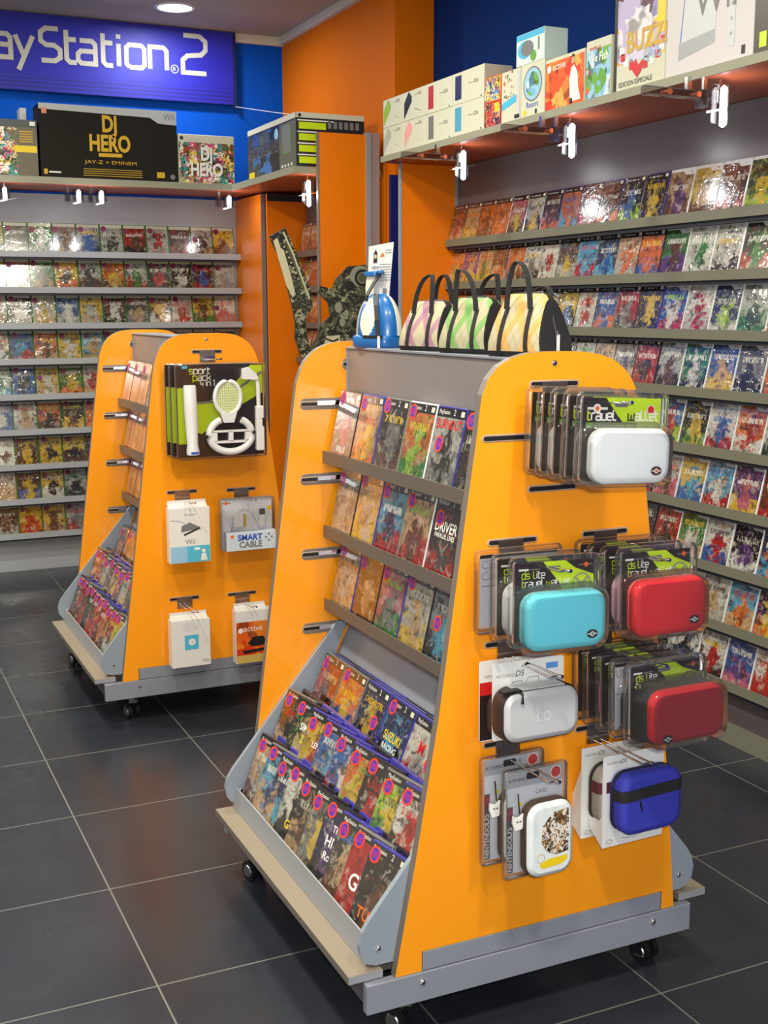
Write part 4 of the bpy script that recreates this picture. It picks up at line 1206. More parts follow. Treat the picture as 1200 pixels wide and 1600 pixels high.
def art_wii(b, w, h):
    g1, g2 = mat('pale_grey_print', (198, 202, 206), 0.4), mat('mid_grey_print', (160, 164, 170), 0.4)
    b.poly([(-w * .34, h * .12), (w * .08, h * .19), (w * .08, h * .30), (-w * .34, h * .26)], -0.0008, g2)
    b.poly([(-w * .32, h * .26), (w * .08, h * .30), (w * .12, h * .80), (-w * .24, h * .97)], -0.0006, g1)
    b.poly([(-w * .325, h * .27), (-w * .315, h * .27), (-w * .255, h * .88), (-w * .26, h * .88)], -0.001, M_BLUEP)
    b.text('Wii', 0.135, -w * 0.16, h * 0.44, -0.0012, M_GREYINK, sx=0.95)
    b.rect(w * .22, w * .30, h * .12, h * .97, -0.0008, g1)
    for k in range(6):
        b.disc(w * .26, h * (.22 + .12 * k), 0.006, -0.0011, g2, n=12)
    b.disc(-w * .38, h * .86, 0.036, -0.0009, M_CYANP, n=24)
    b.rect(-w * .47, -w * .29, h * .86, h * .875, -0.0012, M_WINK)
    b.rect(w * .38, w * .42, h * .03, h * .10, -0.0009, M_INK)
pbox('console_box', 'large white console box with big grey lettering and a tilted console', 'box', 0.392, 0.345, 0.17, mat('bright_white_card', (206, 202, 206), 0.5), (BX, 2.965, BZ), -90, art_wii)
def art_dark(b, w, h):
    b.rect(-w * .44, -w * .36, h * .04, h * .16, -0.0008, M_LIME)
    b.rect(-w * .22, w * .1, h * .40, h * .66, -0.0008, M_GREYINK)
    b.text('PAL', 0.02, -w * .3, h * .05, -0.0008, M_WINK)
pbox('console_box', 'dark brown console box at the right picture edge of the overhead board', 'box', 0.36, 0.345, 0.17, mat('dark_brown_card', (46, 38, 32), 0.35), (BX, 2.585, BZ), -90, art_dark)

LY, LZ = 6.71, 2.1905
M_DKCARD = mat('black_brown_card', (24, 20, 14), 0.6, spec=0.2)
def gothic(b, lines, x, z, size, mt, y=-0.002):
    for i, t_ in enumerate(lines):
        b.text(t_, size, x, z - i * size * 0.86, y, mt, sx=0.72, align='CENTER', bold=0.035)
def art_dj_black(b, w, h):
    g = mat('box_grey_header', (176, 182, 186), 0.4)
    b.poly([(-w / 2, h - .0005), (-w / 2, h - .030), (w * .30, h - .042), (w * .36, h - .07), (w / 2, h - .075), (w / 2, h - .0005)], -0.001, g)
    b.text('Wii', 0.045, w * .40, h - .048, -0.0014, M_GREYINK)
    gothic(b, ['DJ', 'HERO'], 0.0, h * .66, 0.118, M_GOLD)
    b.rect(-w * .085, w * .085, h * .31, h * .36, -0.0012, M_GOLD)
    b.text('JAY-Z + EMINEM', 0.026, 0, h * .21, -0.0014, M_GOLD, sx=1.5, align='CENTER')
    for k in range(4):
        b.rect(-w * .2, w * .23, h * (.13 - .03 * k), h * (.138 - .03 * k), -0.0012, M_GOLD)
    b.rect(-w * .48, -w * .455, h * .04, h * .11, -0.0012, M_GOLD)
    b.rect(-w * .445, -w * .36, h * .06, h * .08, -0.0012, M_WINK)
    b.rect(-w * .48, -w * .445, h * .86, h * .94, -0.0014, mat('salmon_print', (216, 130, 100), 0.4))
    b.rect(w * .34, w * .40, h * .05, h * .13, -0.0012, M_GOLD)
    b.disc(w * .46, h * .07, 0.014, -0.0012, M_GREYINK)
pbox('game_box', 'large black game box with gold lettering, centre of the back overhead board', 'box', 0.742, 0.378, 0.18, M_DKCARD, (1.479, LY, LZ), 0, art_dj_black)
def art_dj_white(b, w, h):
    b.rect(-w / 2 + .002, w / 2 - .002, .002, h * .84, -0.0006, M_COLLAGE)
    b.disc(-w * .44, h * .92, 0.010, -0.001, M_INK)
    b.rect(-w * .36, -w * .1, h * .90, h * .94, -0.001, mat('faint_print', (200, 200, 190), 0.4))
    for off, mt in ((0.004, M_INK), (0, M_WINK)):
        gothic(b, ['DJ', 'HERO'], off, h * .48 - off, 0.098, mt, -0.0012 - (0.0008 if not off else 0))
pbox('game_box', 'small game box with busy colourful print and white lettering', 'box', 0.322, 0.262, 0.14, M_BOXW, (2.018, LY, LZ), 0, art_dj_white)
def art_dj_left(b, w, h):
    b.rect(-w / 2 + .002, w * .27, .002, h * .86, -0.0006, M_COLLAGE)
    b.rect(w * .27, w / 2 - .002, .002, h * .86, -0.0006, mat('taupe_print', (98, 92, 76), 0.4))
    b.rect(w * .24, w * .49, h * .42, h * .54, -0.001, M_YEL)
    for k in range(5):
        b.rect(w * .30, w * .45, h * (.60 + .045 * k), h * (.62 + .045 * k), -0.001, M_GOLD)
    b.rect(w * .42, w * .48, h * .90, h * .97, -0.001, M_WINK)
pbox('game_box', 'colourful collage game box with yellow stripe, cut by the left picture edge', 'box', 0.46, 0.285, 0.15, mat('slate_card', (66, 72, 76), 0.4), (0.866, LY, LZ), 0, art_dj_left)
tag(MB().box(1.04, 1.075, 6.90, 6.99, LZ, 2.565, mat('pale_grey_card', (186, 190, 192), 0.4), bev=0.002).build('storage_box'), 'narrow pale grey box standing behind the collage game box', 'box')
def art_band(b, w, h):
    b.rect(-w / 2 + .002, w * .18, .002, h * .87, -0.0006, M_RBLUE)
    b.rect(w * .18, w / 2 - .002, .002, h * .87, -0.0006, mat('grey_green_print', (98, 100, 88), 0.4))
    b.rect(w * .24, w * .40, h * .30, h * .80, -0.001, M_GRN)
    b.rect(w * .245, w * .385, h * .32, h * .82, -0.0014, M_GREYINK)
    b.disc(w * .12, h * .72, 0.03, -0.0012, M_PALEB)
    b.text('ROCKBAND', 0.085, -w * .12, h * .40, -0.0012, M_GREYINK, sx=0.95, align='CENTER', bold=0.03)
    b.text('ROCKBAND', 0.085, -w * .125, h * .41, -0.0016, M_INK, sx=0.95, align='CENTER')
    b.rect(-w * .48, -w * .36, h * .02, h * .14, -0.001, M_YEL)
    for k in range(4):
        b.rect(w * (.22 + .06 * k), w * (.245 + .06 * k), h * .05, h * .10, -0.001, M_WINK)
o = pbox('game_box', 'long dark music game box lying along the corner board, white top edge', 'box', 0.74, 0.262, 0.37, mat('near_black_card', (30, 34, 34), 0.38), (2.187, 6.115, LZ), -90, art_band)
b = MB()
b.rect(-0.37, 0.37, 0.2345, 0.2615, -0.0012, M_BOXW)
b.poly([(0.187 - 0.0, 0.2345), (0.187, 0.2615)], 0, M_BOXW) if False else None
M_ = T(0.3708, 0, 0) @ RZ(90)
for k in range(4):
    b.rect(0.015, 0.16, 0.018 + 0.055 * k, 0.05 + 0.055 * k, -0.0006, M_LIME, M=M_)
    b.rect(0.008, 0.2, 0.056 + 0.055 * k, 0.062 + 0.055 * k, -0.0006, M_WINK, M=M_)
for k in range(6):
    b.rect(0.17 + 0.03 * k, 0.19 + 0.03 * k, 0.19, 0.225, -0.0006, M_GREYINK, M=M_)
b.rect(0.002, 0.368, 0.236, 0.2615, -0.0008, M_BOXW, M=M_)
b.disc(0.02, 0.247, 0.009, -0.0012, M_INK, M=M_)
b.build('printed_band', o)

# ================================================================== CLIP LAMPS UNDER THE BOARDS
def lamp(loc, rz, label, length=0.42, tube_h=0.12, power=5.0, twin=False):
    L = thing('clip_lamp', label, 'lamp', loc, rz, 'clip lamps under the overhead boards')
    a = MB()
    if length > 0:
        a.box(-length, -0.01, 0.004, 0.03, -0.062, -0.036, M_ACRYL, bev=0.004)
        a.box(-length * 0.42, -length * 0.36, 0.010, 0.024, -0.037, 0.0, M_CHROME)
        a.build('arm', L)
        c = MB()
        for yy in (0.28, 0.68):
            c.tube([(-length * yy, 0.0, -0.049), (-length * yy, 0.034, -0.049)], 0.009, M_UNDER, n=12)
        c.build('fixing', L)
    MB().box(-0.010, 0.010, 0.004, 0.03, -0.07, -0.03, M_CHROME, bev=0.003).box(-0.003, 0.003, 0.0, 0.006, -0.03, 0.0, M_CHROME).build('holder', L)
    MB().box(-0.030, -0.0125, -0.003, 0.001, -0.02 - tube_h, -0.018, M_ACRYL).box(0.0125, 0.030, -0.003, 0.001, -0.02 - tube_h, -0.018, M_ACRYL).build('glass_shade', L)
    t = MB().tube([(0, -0.017, -0.022), (0, -0.017, -0.030), (0, -0.017, -0.026 - tube_h), (0, -0.017, -0.032 - tube_h)], [0.003, 0.0105, 0.0105, 0.003], M_BULB, n=14)
    t.build('tube', L)
    MB().add([(-0.055, -0.009, -0.098), (0.06, -0.009, -0.076), (0.06, -0.009, -0.080), (-0.055, -0.009, -0.103), (-0.055, -0.004, -0.098), (0.06, -0.004, -0.076)],
             [(0, 1, 2, 3), (0, 1, 5, 4)], M_CHROME).build('cross_blade', L)  # thin slanted chrome strip across the tube
    if twin:
        MB().box(-0.014, 0.014, 0.0, 0.03, -0.085, -0.035, M_ACRYL, M=T(-0.055, 0.0, 0)).box(-0.006, 0.006, 0.0, 0.01, -0.08, 0.0, M_CHROME, M=T(-0.055, 0.0, 0)).build('second_holder', L)
    pd = bpy.data.lights.new('lamp_glow', 'POINT')
    pd.energy = power
    pd.color = (0.95, 0.97, 1.0)
    pd.shadow_soft_size = 0.02
    po = link('lamp_glow', pd, L, (0, -0.05, -0.1))
    return L
for yy, tw, nm in ((4.57, False, 'farthest along the right overhead board, under the dark blue gadget box'), (3.76, True, 'middle of the right overhead board, under the orange fitness box'), (2.957, True, 'nearest on the right overhead board, under the large white console box')):
    lamp((2.48, yy, 2.166), 0, 'lit clip lamp, ' + nm, 0.27, 0.11, 0.75, tw)
for xx, nm in ((0.917, 'leftmost under the back overhead board'), (1.302, 'under the black box, left of a close pair'), (1.425, 'under the black box, right of a close pair'), (2.149, 'under the board corner below the white lettered box')):
    lamp((xx, 6.74, 2.153), 0, 'lit clip lamp, ' + nm, 0.0, 0.06, 0.9, True)
lamp((2.262, 5.79, 2.153), 0, 'lit clip lamp beside the top left edge of the orange partition', 0.0, 0.12, 1.0)

# ================================================================== HOOKS
def hook(G, x, z, length, label):
    gx, gy = G
    h_ = thing('display_hook', label, 'hook', (gx + x, gy - 0.0022, z), 0, 'chrome hooks in the slotted end panels')
    MB().box(-0.028, 0.028, -0.0022, 0.0, -0.036, 0.004, M_STEEL).box(-0.028, 0.028, -0.0045, -0.0022, -0.022, -0.017, M_CHROME).build('bracket', h_)
    w = MB()
    for s in (-1, 1):
        w.tube([(s * 0.009, -0.002, -0.030), (s * 0.009, -0.03, -0.028), (s * 0.009, -length, -0.022)], 0.0016, M_CHROME, n=6)
    w.tube([(-0.009, -length, -0.022), (0.009, -length, -0.022)], 0.0016, M_CHROME, n=6)
    w.tube([(0.009, -length, -0.022), (0.009, -length - 0.01, -0.021)], 0.0035, M_CHROME, n=8)
    w.build('wire_arm', h_)
    return h_
for x, z, L_, nm in ((0.0, 1.345, 0.23, 'top centre of the front stand, carrying the white travel wallets'), (-0.095, 1.037, 0.19, 'middle left of the front stand, carrying the aqua wallet'),
                     (0.13, 1.037, 0.19, 'middle right of the front stand, carrying the bright red wallet'), (-0.095, 0.83, 0.17, 'left of the front stand, carrying the silver pouch'),
                     (0.125, 0.83, 0.20, 'right of the front stand, carrying the red nylon case'), (-0.095, 0.621, 0.17, 'lower left of the front stand, carrying the cat print case'),
                     (0.125, 0.621, 0.17, 'lower right of the front stand, carrying the blue pouch')):
    hook(G1, x, z, L_, 'chrome hook, ' + nm)
for x, z, nm in ((0, 1.343, 'top of the rear stand, carrying the sports pack'), (-0.107, 0.843, 'left of the rear stand above the white speaker box'), (0.115, 0.838, 'right of the rear stand above the cable pack'),
                 (-0.11, 0.449, 'lower left of the rear stand above the white box'), (0.11, 0.445, 'lower right of the rear stand above the red box')):
    hook(G2, x, z, 0.13, 'chrome hook, ' + nm)

# ================================================================== BLISTER PACKS ON THE FRONT STAND
def fabric(name, col):
    return mat(name, col, 0.7, noise=0.1, bump=0.15, scale=300)
def round_badge(parent, x, z, y, dark=True, s=1.0):
    b = MB()
    b.disc(x, z, 0.0125 * s, y, mat('badge_brown', (66, 22, 18), 0.4) if dark else M_INK, rz=0.0085 * s, n=28)
    b.poly([(x - .0105 * s, z - .001 * s), (x + .0105 * s, z - .001 * s), (x + .0105 * s, z + .0012 * s), (x - .0105 * s, z + .0012 * s)], y - 0.0003, M_WINK)
    b.disc(x, z, 0.0048 * s, y - 0.0005, M_WINK, n=20)
    b.disc(x, z, 0.0028 * s, y - 0.0008, M_ORP if dark else M_GREYINK, n=16)
    b.build('badge', parent)
def lime_card(w, h, title, style):
    b = MB()
    iw, ih, t = w - 0.022, h - 0.02, -0.010
    x0, x1, z1, z0 = -iw / 2, iw / 2, -t - 0.02, -t - 0.02 - ih
    x0, x1 = -iw / 2 + 0.004, iw / 2
    z1 = -0.012
    z0 = -h + 0.010
    b.box(x0, x1, -0.0015, 0.0, z0, z1, M_CARDK)
    e = -0.0018
    if style == 'A':
        b.poly([(x0 + iw * .28, z1), (x1, z1), (x1, z0 + ih * .30), (x0 + iw * .62, z0 + ih * .3), (x0 + iw * .60, z1 - ih * .42), (x0 + iw * .42, z1 - ih * .20)], e, M_LIME)
        b.strokes('travel', 0.0125, x0 + iw * .05, z1 - ih * .27, e - .0006, 0.25, M_WINK, first=M_LIME)
        b.strokes('wallet', 0.0125, x0 + iw * .56, z1 - ih * .27, e - .0006, 0.25, M_WINK, first=M_CARDK)
        b.rect(x0 + iw * .04, x0 + iw * .68, z1 - ih * .37, z1 - ih * .30, e - .0004, M_GRN)
        b.text('per la nuova console DSi', 0.0082, x0 + iw * .05, z1 - ih * .36, e - .0008, M_WINK, sx=1.25)
        b.disc(x0 + iw * .17, z1 - ih * .13, 0.0085, e - .0006, M_WINK, n=20)
        b.disc(x0 + iw * .17, z1 - ih * .13, 0.0045, e - .0009, M_ORP, n=16)
        b.rect(x0 + iw * .05, x0 + iw * .30, z1 - ih * .145, z1 - ih * .115, e - .0004, M_WINK)
        b.disc(x1 - iw * .13, z1 - ih * .14, 0.0092, e - .0006, M_WINK, n=20)
        b.disc(x1 - iw * .13, z1 - ih * .14, 0.0075, e - .0009, M_RED, n=20)
        xc, zc = x1 - iw * .2, z1 - ih * .5
    else:
        b.poly([(x0 + iw * .34, z1), (x0 + iw * .62, z1), (x0 + iw * .74, z1 - ih * .10), (x1, z1 - ih * .20), (x1, z0 + ih * .38), (x0 + iw * .66, z0 + ih * .38), (x0 + iw * .56, z1 - ih * .30)], e, M_LIME)
        b.strokes('ds', 0.0095, x0 + iw * .08, z1 - ih * .20, e - .0006, 0.2, M_LIME)
        b.strokes('lite', 0.0095, x0 + iw * .22, z1 - ih * .20, e - .0006, 0.2, M_WINK, first=M_LIME)
        a_, c_ = title
        xe = b.strokes(a_, 0.0095, x0 + iw * .08, z1 - ih * .305, e - .0006, 0.2, M_WINK, first=M_LIME)
        b.strokes(c_, 0.0095, xe + 0.004, z1 - ih * .305, e - .0006, 0.2, M_WINK, first=M_LIME)
        b.rect(x0 + iw * .04, x0 + iw * .16, z1 - ih * .10, z1 - ih * .075, e - .0006, M_WINK)
        b.rect(x0 + iw * .18, x0 + iw * .30, z1 - ih * .095, z1 - ih * .08, e - .0006, M_GREYINK)
        b.rect(x1 - iw * .19, x1 - iw * .02, z1 - ih * .075, z1 - ih * .06, e - .0006, M_GREYINK)
        b.disc(x1 - iw * .10, z1 - ih * .068, 0.005, e - .0009, M_ORP, n=16)
        xc, zc = x1 - iw * .155, z1 - ih * .32
    g = mat('grey_green_ring', (150, 158, 130), 0.4)
    ribbon(b, [(xc + .021 * math.cos(k * math.pi / 10), zc + .021 * math.sin(k * math.pi / 10)) for k in range(21)], .0035, e - .0005, g, I4)
    for s in (-1, 1):
        ribbon(b, [(xc - .013, zc - .013 * s), (xc + .013, zc + .013 * s)], .0055, e - .0004 - .0001 * s, g, I4)
    # hang hole
    hx = x0 + iw * .47
    b.loft(0.030, 0.008, 0.004, [(0, e - .001), (0.0002, e - .0012)], M_GREYINK, cx=hx, cz=z1 - ih * .085)
    return b
def pack(label, cx, y, ztop, w, h, card, pouch=None, pm=None, dark_badge=True, roll=0.0, yaw=0.0, tilt=-3.0, group='blister packs on the front stand', badge=True, side=None, bulge=0.040, badge_at=None, wavy=False):
    p = thing('blister_pack', label, 'blister pack', (cx, y, ztop), 0, group)
    p.rotation_euler = (R(tilt), R(roll), R(yaw))
    card.build('printed_card', p)
    bl = MB()
    bl.loft(w, h, 0.014, [(0.001, 0.0015), (0, -0.001), (0, -0.011), (0.002, -0.013), (0.007, -0.0125), (0.0085, -0.004)], M_CLEAR, cz=-h / 2, caps=(True, True))
    if pouch:
        pw, ph, pcx, pcz = pouch
        bl.loft(pw + 0.010, ph + 0.010, 0.03, [(-0.006, -0.006), (0, -0.012), (0, -bulge + 0.004), (0.006, -bulge - 0.003)], M_CLEAR, cx=pcx, cz=pcz, caps=(False, True))
    bl.build('clear_shell', p)
    if pouch:
        body = MB()
        r_ = min(0.030, ph * 0.3)
        if side:
            body.loft(pw, ph, r_, [(0.006, -0.003), (0.0, -0.008), (0.0, -bulge * 0.62), (0.003, -bulge * 0.7)], side, cx=pcx, cz=pcz)
            body.loft(pw - 0.003, ph - 0.003, r_, [(0.0, -bulge * 0.7), (0.001, -bulge * 0.82), (0.005, -bulge * 0.93), (0.012, -bulge)], pm, cx=pcx, cz=pcz)
        else:
            body.loft(pw, ph, r_, [(0.010, -0.003), (0.002, -0.008), (0.0, -0.014), (0.0015, -0.0175), (0.0015, -0.0195), (0.0, -0.022), (0.001, -bulge * 0.78), (0.005, -bulge * 0.93), (0.013, -bulge)], pm, cx=pcx, cz=pcz)
        bo = body.build('pouch', p)
        zp = MB().loft(pw + 0.0012, ph + 0.0012, r_, [(0.0, -0.0178), (0.0, -0.0192)], mat('zip_tape', (200, 204, 204), 0.6) if not side else M_DARK, cx=pcx, cz=pcz, caps=(False, False))
        zp.build('zip', bo)
        if badge:
            bx, bz = badge_at or (pcx + pw * 0.30, pcz - ph * 0.26)
            round_badge(bo, bx, bz, -bulge - 0.0006, dark_badge)
    return p
WHITE_F, AQUA_F, RED_F, PINK_F, BRN_F = fabric('white_cloth', (236, 240, 242)), fabric('aqua_cloth', (104, 206, 222)), fabric('bright_red_cloth', (214, 22, 34)), fabric('pale_pink_cloth', (214, 170, 190)), fabric('dark_brown_cloth', (64, 38, 34))
DRED_F, MAG_F, TEAL_F = fabric('deep_red_nylon', (190, 16, 32)), fabric('magenta_nylon', (220, 80, 170)), fabric('blue_nylon', (90, 160, 200))
g1x = G1[0]
stack = [(1.968, WHITE_F, 'rearmost, white wallet against the panel'), (1.927, WHITE_F, 'second from the panel, white wallet'), (1.886, BRN_F, 'third from the panel, dark wallet'),
         (1.845, BRN_F, 'fourth from the panel, dark wallet'), (1.803, WHITE_F, 'frontmost, bright white wallet facing out')]
for i, (yy, fm, nm) in enumerate(stack):
    pack('travel wallet pack on the top hook, ' + nm, 1.312 + 0.001 * i, yy, 1.341, 0.202, 0.170, lime_card(0.202, 0.170, None, 'A'), (0.176, 0.102, 0.008, -0.117), fm, True, roll=2.8, yaw=1.5,
         tilt=-1.5, bulge=0.034, group='travel wallet packs on the top hook')
def grey_card(w, h, words):
    b = MB()
    b.box(-w / 2 + .012, w / 2 - .008, -0.0015, 0, -h + .010, -.012, mat('silver_grey_card', (196, 196, 204), 0.4))
    b.rect(-w / 2 + .012, w / 2 - .008, -.019, -.012, -0.0018, M_CARDK)
    for i, t_ in enumerate(words):
        b.text(t_, 0.024, -w / 2 + .017, -.040 - .022 * i, -0.0022, mat('mid_grey_ink', (150, 150, 160), 0.5))
    b.rect(-w / 2 + .017, -w / 2 + .06, -.075, -.073, -0.0022, M_GREYINK)
    return b
pack('grey car charger pack behind the aqua wallet', 1.205, 1.976, 1.032, 0.198, 0.168, grey_card(0.198, 0.168, ['Car', 'Car']), None, None, tilt=0)
TW = ('travel', 'wallet')
pack('wallet pack with white wallet, directly behind the aqua one', 1.204, 1.912, 1.034, 0.198, 0.168, lime_card(0.198, 0.168, TW, 'B'), (0.172, 0.108, 0.006, -0.108), WHITE_F, False, 1.5, 1.5)
pack('wallet pack with aqua wallet facing out, left of the red one', 1.211, 1.856, 1.036, 0.202, 0.170, lime_card(0.202, 0.170, TW, 'B'), (0.180, 0.110, 0.008, -0.120), AQUA_F, False, 1.8, 1.0)
for i, (yy, fm, nm) in enumerate(((1.975, BRN_F, 'rearmost on the middle right hook, against the panel'), (1.937, BRN_F, 'second from the panel on the middle right hook'), (1.897, PINK_F, 'pale pink wallet, directly behind the bright red wallet'))):
    pack('wallet pack, ' + nm, 1.433 + 0.003 * i, yy, 1.033, 0.196, 0.168, lime_card(0.196, 0.168, TW, 'B'), (0.166, 0.104, 0.006, -0.108), fm, False, 1.0, 1.0, bulge=0.03)
pack('wallet pack with bright red wallet facing out, right of the aqua one', 1.443, 1.853, 1.036, 0.192, 0.172, lime_card(0.192, 0.172, TW, 'B'), (0.178, 0.112, 0.012, -0.118), RED_F, False, 1.0, 1.0)
NC = ('nylon', 'case')
for i, (yy, cm, fm, nm) in enumerate(((1.977, 0, MAG_F, 'rearmost under the bright red wallet, against the panel'), (1.945, 0, MAG_F, 'magenta case, second from the panel'),
                                      (1.905, 0, TEAL_F, 'blue edge showing, third from the panel'), (1.868, 1, BRN_F, 'grey card, second from the front'))):
    cd = lime_card(0.2, 0.155, NC, 'B') if not cm else grey_card(0.2, 0.155, ['USB'])
    pack('nylon case pack, ' + nm, 1.436 + 0.004 * i, yy, 0.818 - 0.002 * i, 0.2, 0.160, cd, (0.16, 0.098, 0.004, -0.104), fm, False, 0.5, 1.5, side=M_DARK, bulge=0.028)
pack('nylon case pack with deep red case and black sides, facing out', 1.458, 1.832, 0.812, 0.2, 0.162, lime_card(0.2, 0.162, NC, 'B'), (0.186, 0.112, 0.014, -0.104), DRED_F, False, 0.5, 2.0, side=M_BLACKF, bulge=0.062, badge_at=(-0.042, -0.144))

# silver pouch on a white card, and the red card behind it
def white_ds_card(w, h, red=False):
    b = MB()
    b.loft(w, h, 0.006, [(0, 0), (0, -0.0015)], M_WHITE, cz=-h / 2, smooth=False)
    e = -0.0018
    if red:
        b.rect(-w / 2 + .001, w / 2 - .001, -h + .002, -.044, e, M_CARDK)
        b.rect(-w / 2 + .001, w / 2 - .001, -.070, -.044, e - .0002, M_RED)
        ribbon(b, rr(-w / 2 + .030, -w / 2 + .066, -.022, -.013, .004), .0012, e, M_RED, I4)
        b.text('Nintendo', .0075, -w / 2 + .034, -.020, e, M_RED)
        b.text('NINTENDO', .010, -w / 2 + .012, -.036, e, M_GREYINK)
    else:
        b.text('NINTENDO', .009, -w / 2 + .008, -.030, e, M_GREYINK, sx=0.9)
        b.text('DS', .017, -w / 2 + .052, -.031, e, M_INK, shear=.25)
        b.rect(w / 2 - .042, w / 2 - .014, -.024, -.012, e, mat('sky_blue_print', (90, 150, 214), .4))
        b.strokes('o', .001, 0, 0, e, 1, M_INK)
        ribbon(b, [(-w * .25, -.062), (w * .22, -.052)], .0032, e, M_INK, I4)
        ribbon(b, [(-w * .24, -.060), (-w * .23, -.042), (-w * .10, -.040), (-w * .08, -.055), (w * .0, -.036), (w * .14, -.036), (w * .15, -.052)], .001, e, M_INK, I4)
        b.poly([(-.018, -.014), (-.004, -.004), (.01, -.012), (-.002, -.010)], e, M_CARDK)
    return b
def carded(label, cx, y, ztop, card, tilt=-2, roll=0, yaw=0, group='carded pouches on the front stand'):
    p = thing('carded_pack', label, 'pack', (cx, y, ztop), 0, group)
    p.rotation_euler = (R(tilt), R(roll), R(yaw))
    card.build('printed_card', p)
    return p
p = carded('white and red card pack, behind the silver pouch', 1.204, 1.978, 0.806, white_ds_card(0.165, 0.165, True), -1)
MB().loft(0.14, 0.085, 0.02, [(0.008, -0.003), (0, -0.01), (0, -0.02), (0.01, -0.026)], BRN_F, cx=-0.0, cz=-0.11).build('pouch', p)
p = carded('white card pack holding a silver pouch with dark piping', 1.208, 1.935, 0.812, white_ds_card(0.165, 0.155), -2, 0.5, 1)
SIL = mat('silver_vinyl', (196, 198, 202), 0.38, metal=0.15)
PIP = mat('dark_brown_piping', (52, 34, 34), 0.6)
b = MB()
b.loft(0.176, 0.105, 0.032, [(0.004, -0.003), (0, -0.008), (0.0, -0.042), (0.002, -0.046)], PIP, cx=0.001, cz=-0.098)
bo = b.build('pouch', p)
MB().loft(0.172, 0.101, 0.031, [(0.001, -0.0455), (0.003, -0.050), (0.012, -0.053)], SIL, cx=0.001, cz=-0.098).build('front_face', bo)
MB().box(-0.055, 0.055, -0.046, -0.010, -0.047, -0.0445, SIL).build('top_panel', bo)
b = MB()
for dx in (-0.008, 0.008):
    ribbon(b, rr(-0.0062 + dx + .002, 0.0062 + dx + .002, -0.1085, -0.0935, .0012), .0012, -0.0534, M_WHITEP, I4)
b.build('embossed_logo', bo)
MB().tube([(-0.062, -0.045, -0.046), (-0.045, -0.05, -0.052), (-0.048, -0.056, -0.07)], 0.0035, M_DARK, n=8).box(-0.085, -0.045, -0.05, -0.03, -0.05, -0.044, M_DARK).build('zip_puller', bo)

# two tall blister packs with the cat print case
def cat_card(w, h):
    b = MB()
    b.box(-w / 2 + .009, w / 2 - .006, -0.0015, 0, -h + .008, -.008, mat('blue_grey_card', (204, 208, 214), 0.4))
    e = -0.002
    b.rect(-w / 2 + .009, w / 2 - .006, -.042, -.008, e, mat('cool_grey_print', (168, 172, 178), .4))
    b.text('ATOMIC', .0105, -w / 2 + .014, -.030, e - .0004, M_INK, sx=1.1)
    b.disc(w / 2 - .024, -.024, .013, e - .0004, M_WINK, n=20)
    b.disc(w / 2 - .024, -.024, .0115, e - .0007, mat('dull_red_print', (186, 62, 60), .4), n=20)
    b.loft(0.03, 0.014, 0.004, [(0, e - .0004), (0.0002, e - .0008)], M_INK, cx=-.004, cz=-.022)
    b.rect(-w / 2 + .010, -w / 2 + .024, -h + .010, -h * .35, e - .0003, mat('slate_print', (84, 86, 96), .4))
    b.rect(-w / 2 + .010, -w / 2 + .024, -h * .47, -h * .36, e - .0006, mat('plum_print', (140, 60, 80), .4))
    Mr = T(-w / 2 + .0215, 0, -h + .014) @ RY(-90)
    b.text('NINTENDO', .0145, 0, 0, e - .0008, M_WINK, M=Mr, sx=0.95)
    b.text('DS', .019, .072, 0, e - .0008, M_WINK, M=Mr)
    b.text('CASE', .012, w * .02, -.062, e, M_GREYINK)
    b.rect(w * .0, w / 2 - .012, -.092, -.087, e, M_TANP)
    b.disc(-.002, -.09, .007, e - .0002, M_WINK, n=14)
    b.disc(-w * .22, -.078, .004, e, M_YEL, n=12)
    for k in range(6):
        ribbon(b, [(-w * .3 + .012 * k, -h * .5), (-w * .1 + .012 * k, -h * .62)], .0012, e, mat('blue_line_print', (150, 164, 186), .4), I4)
    return b
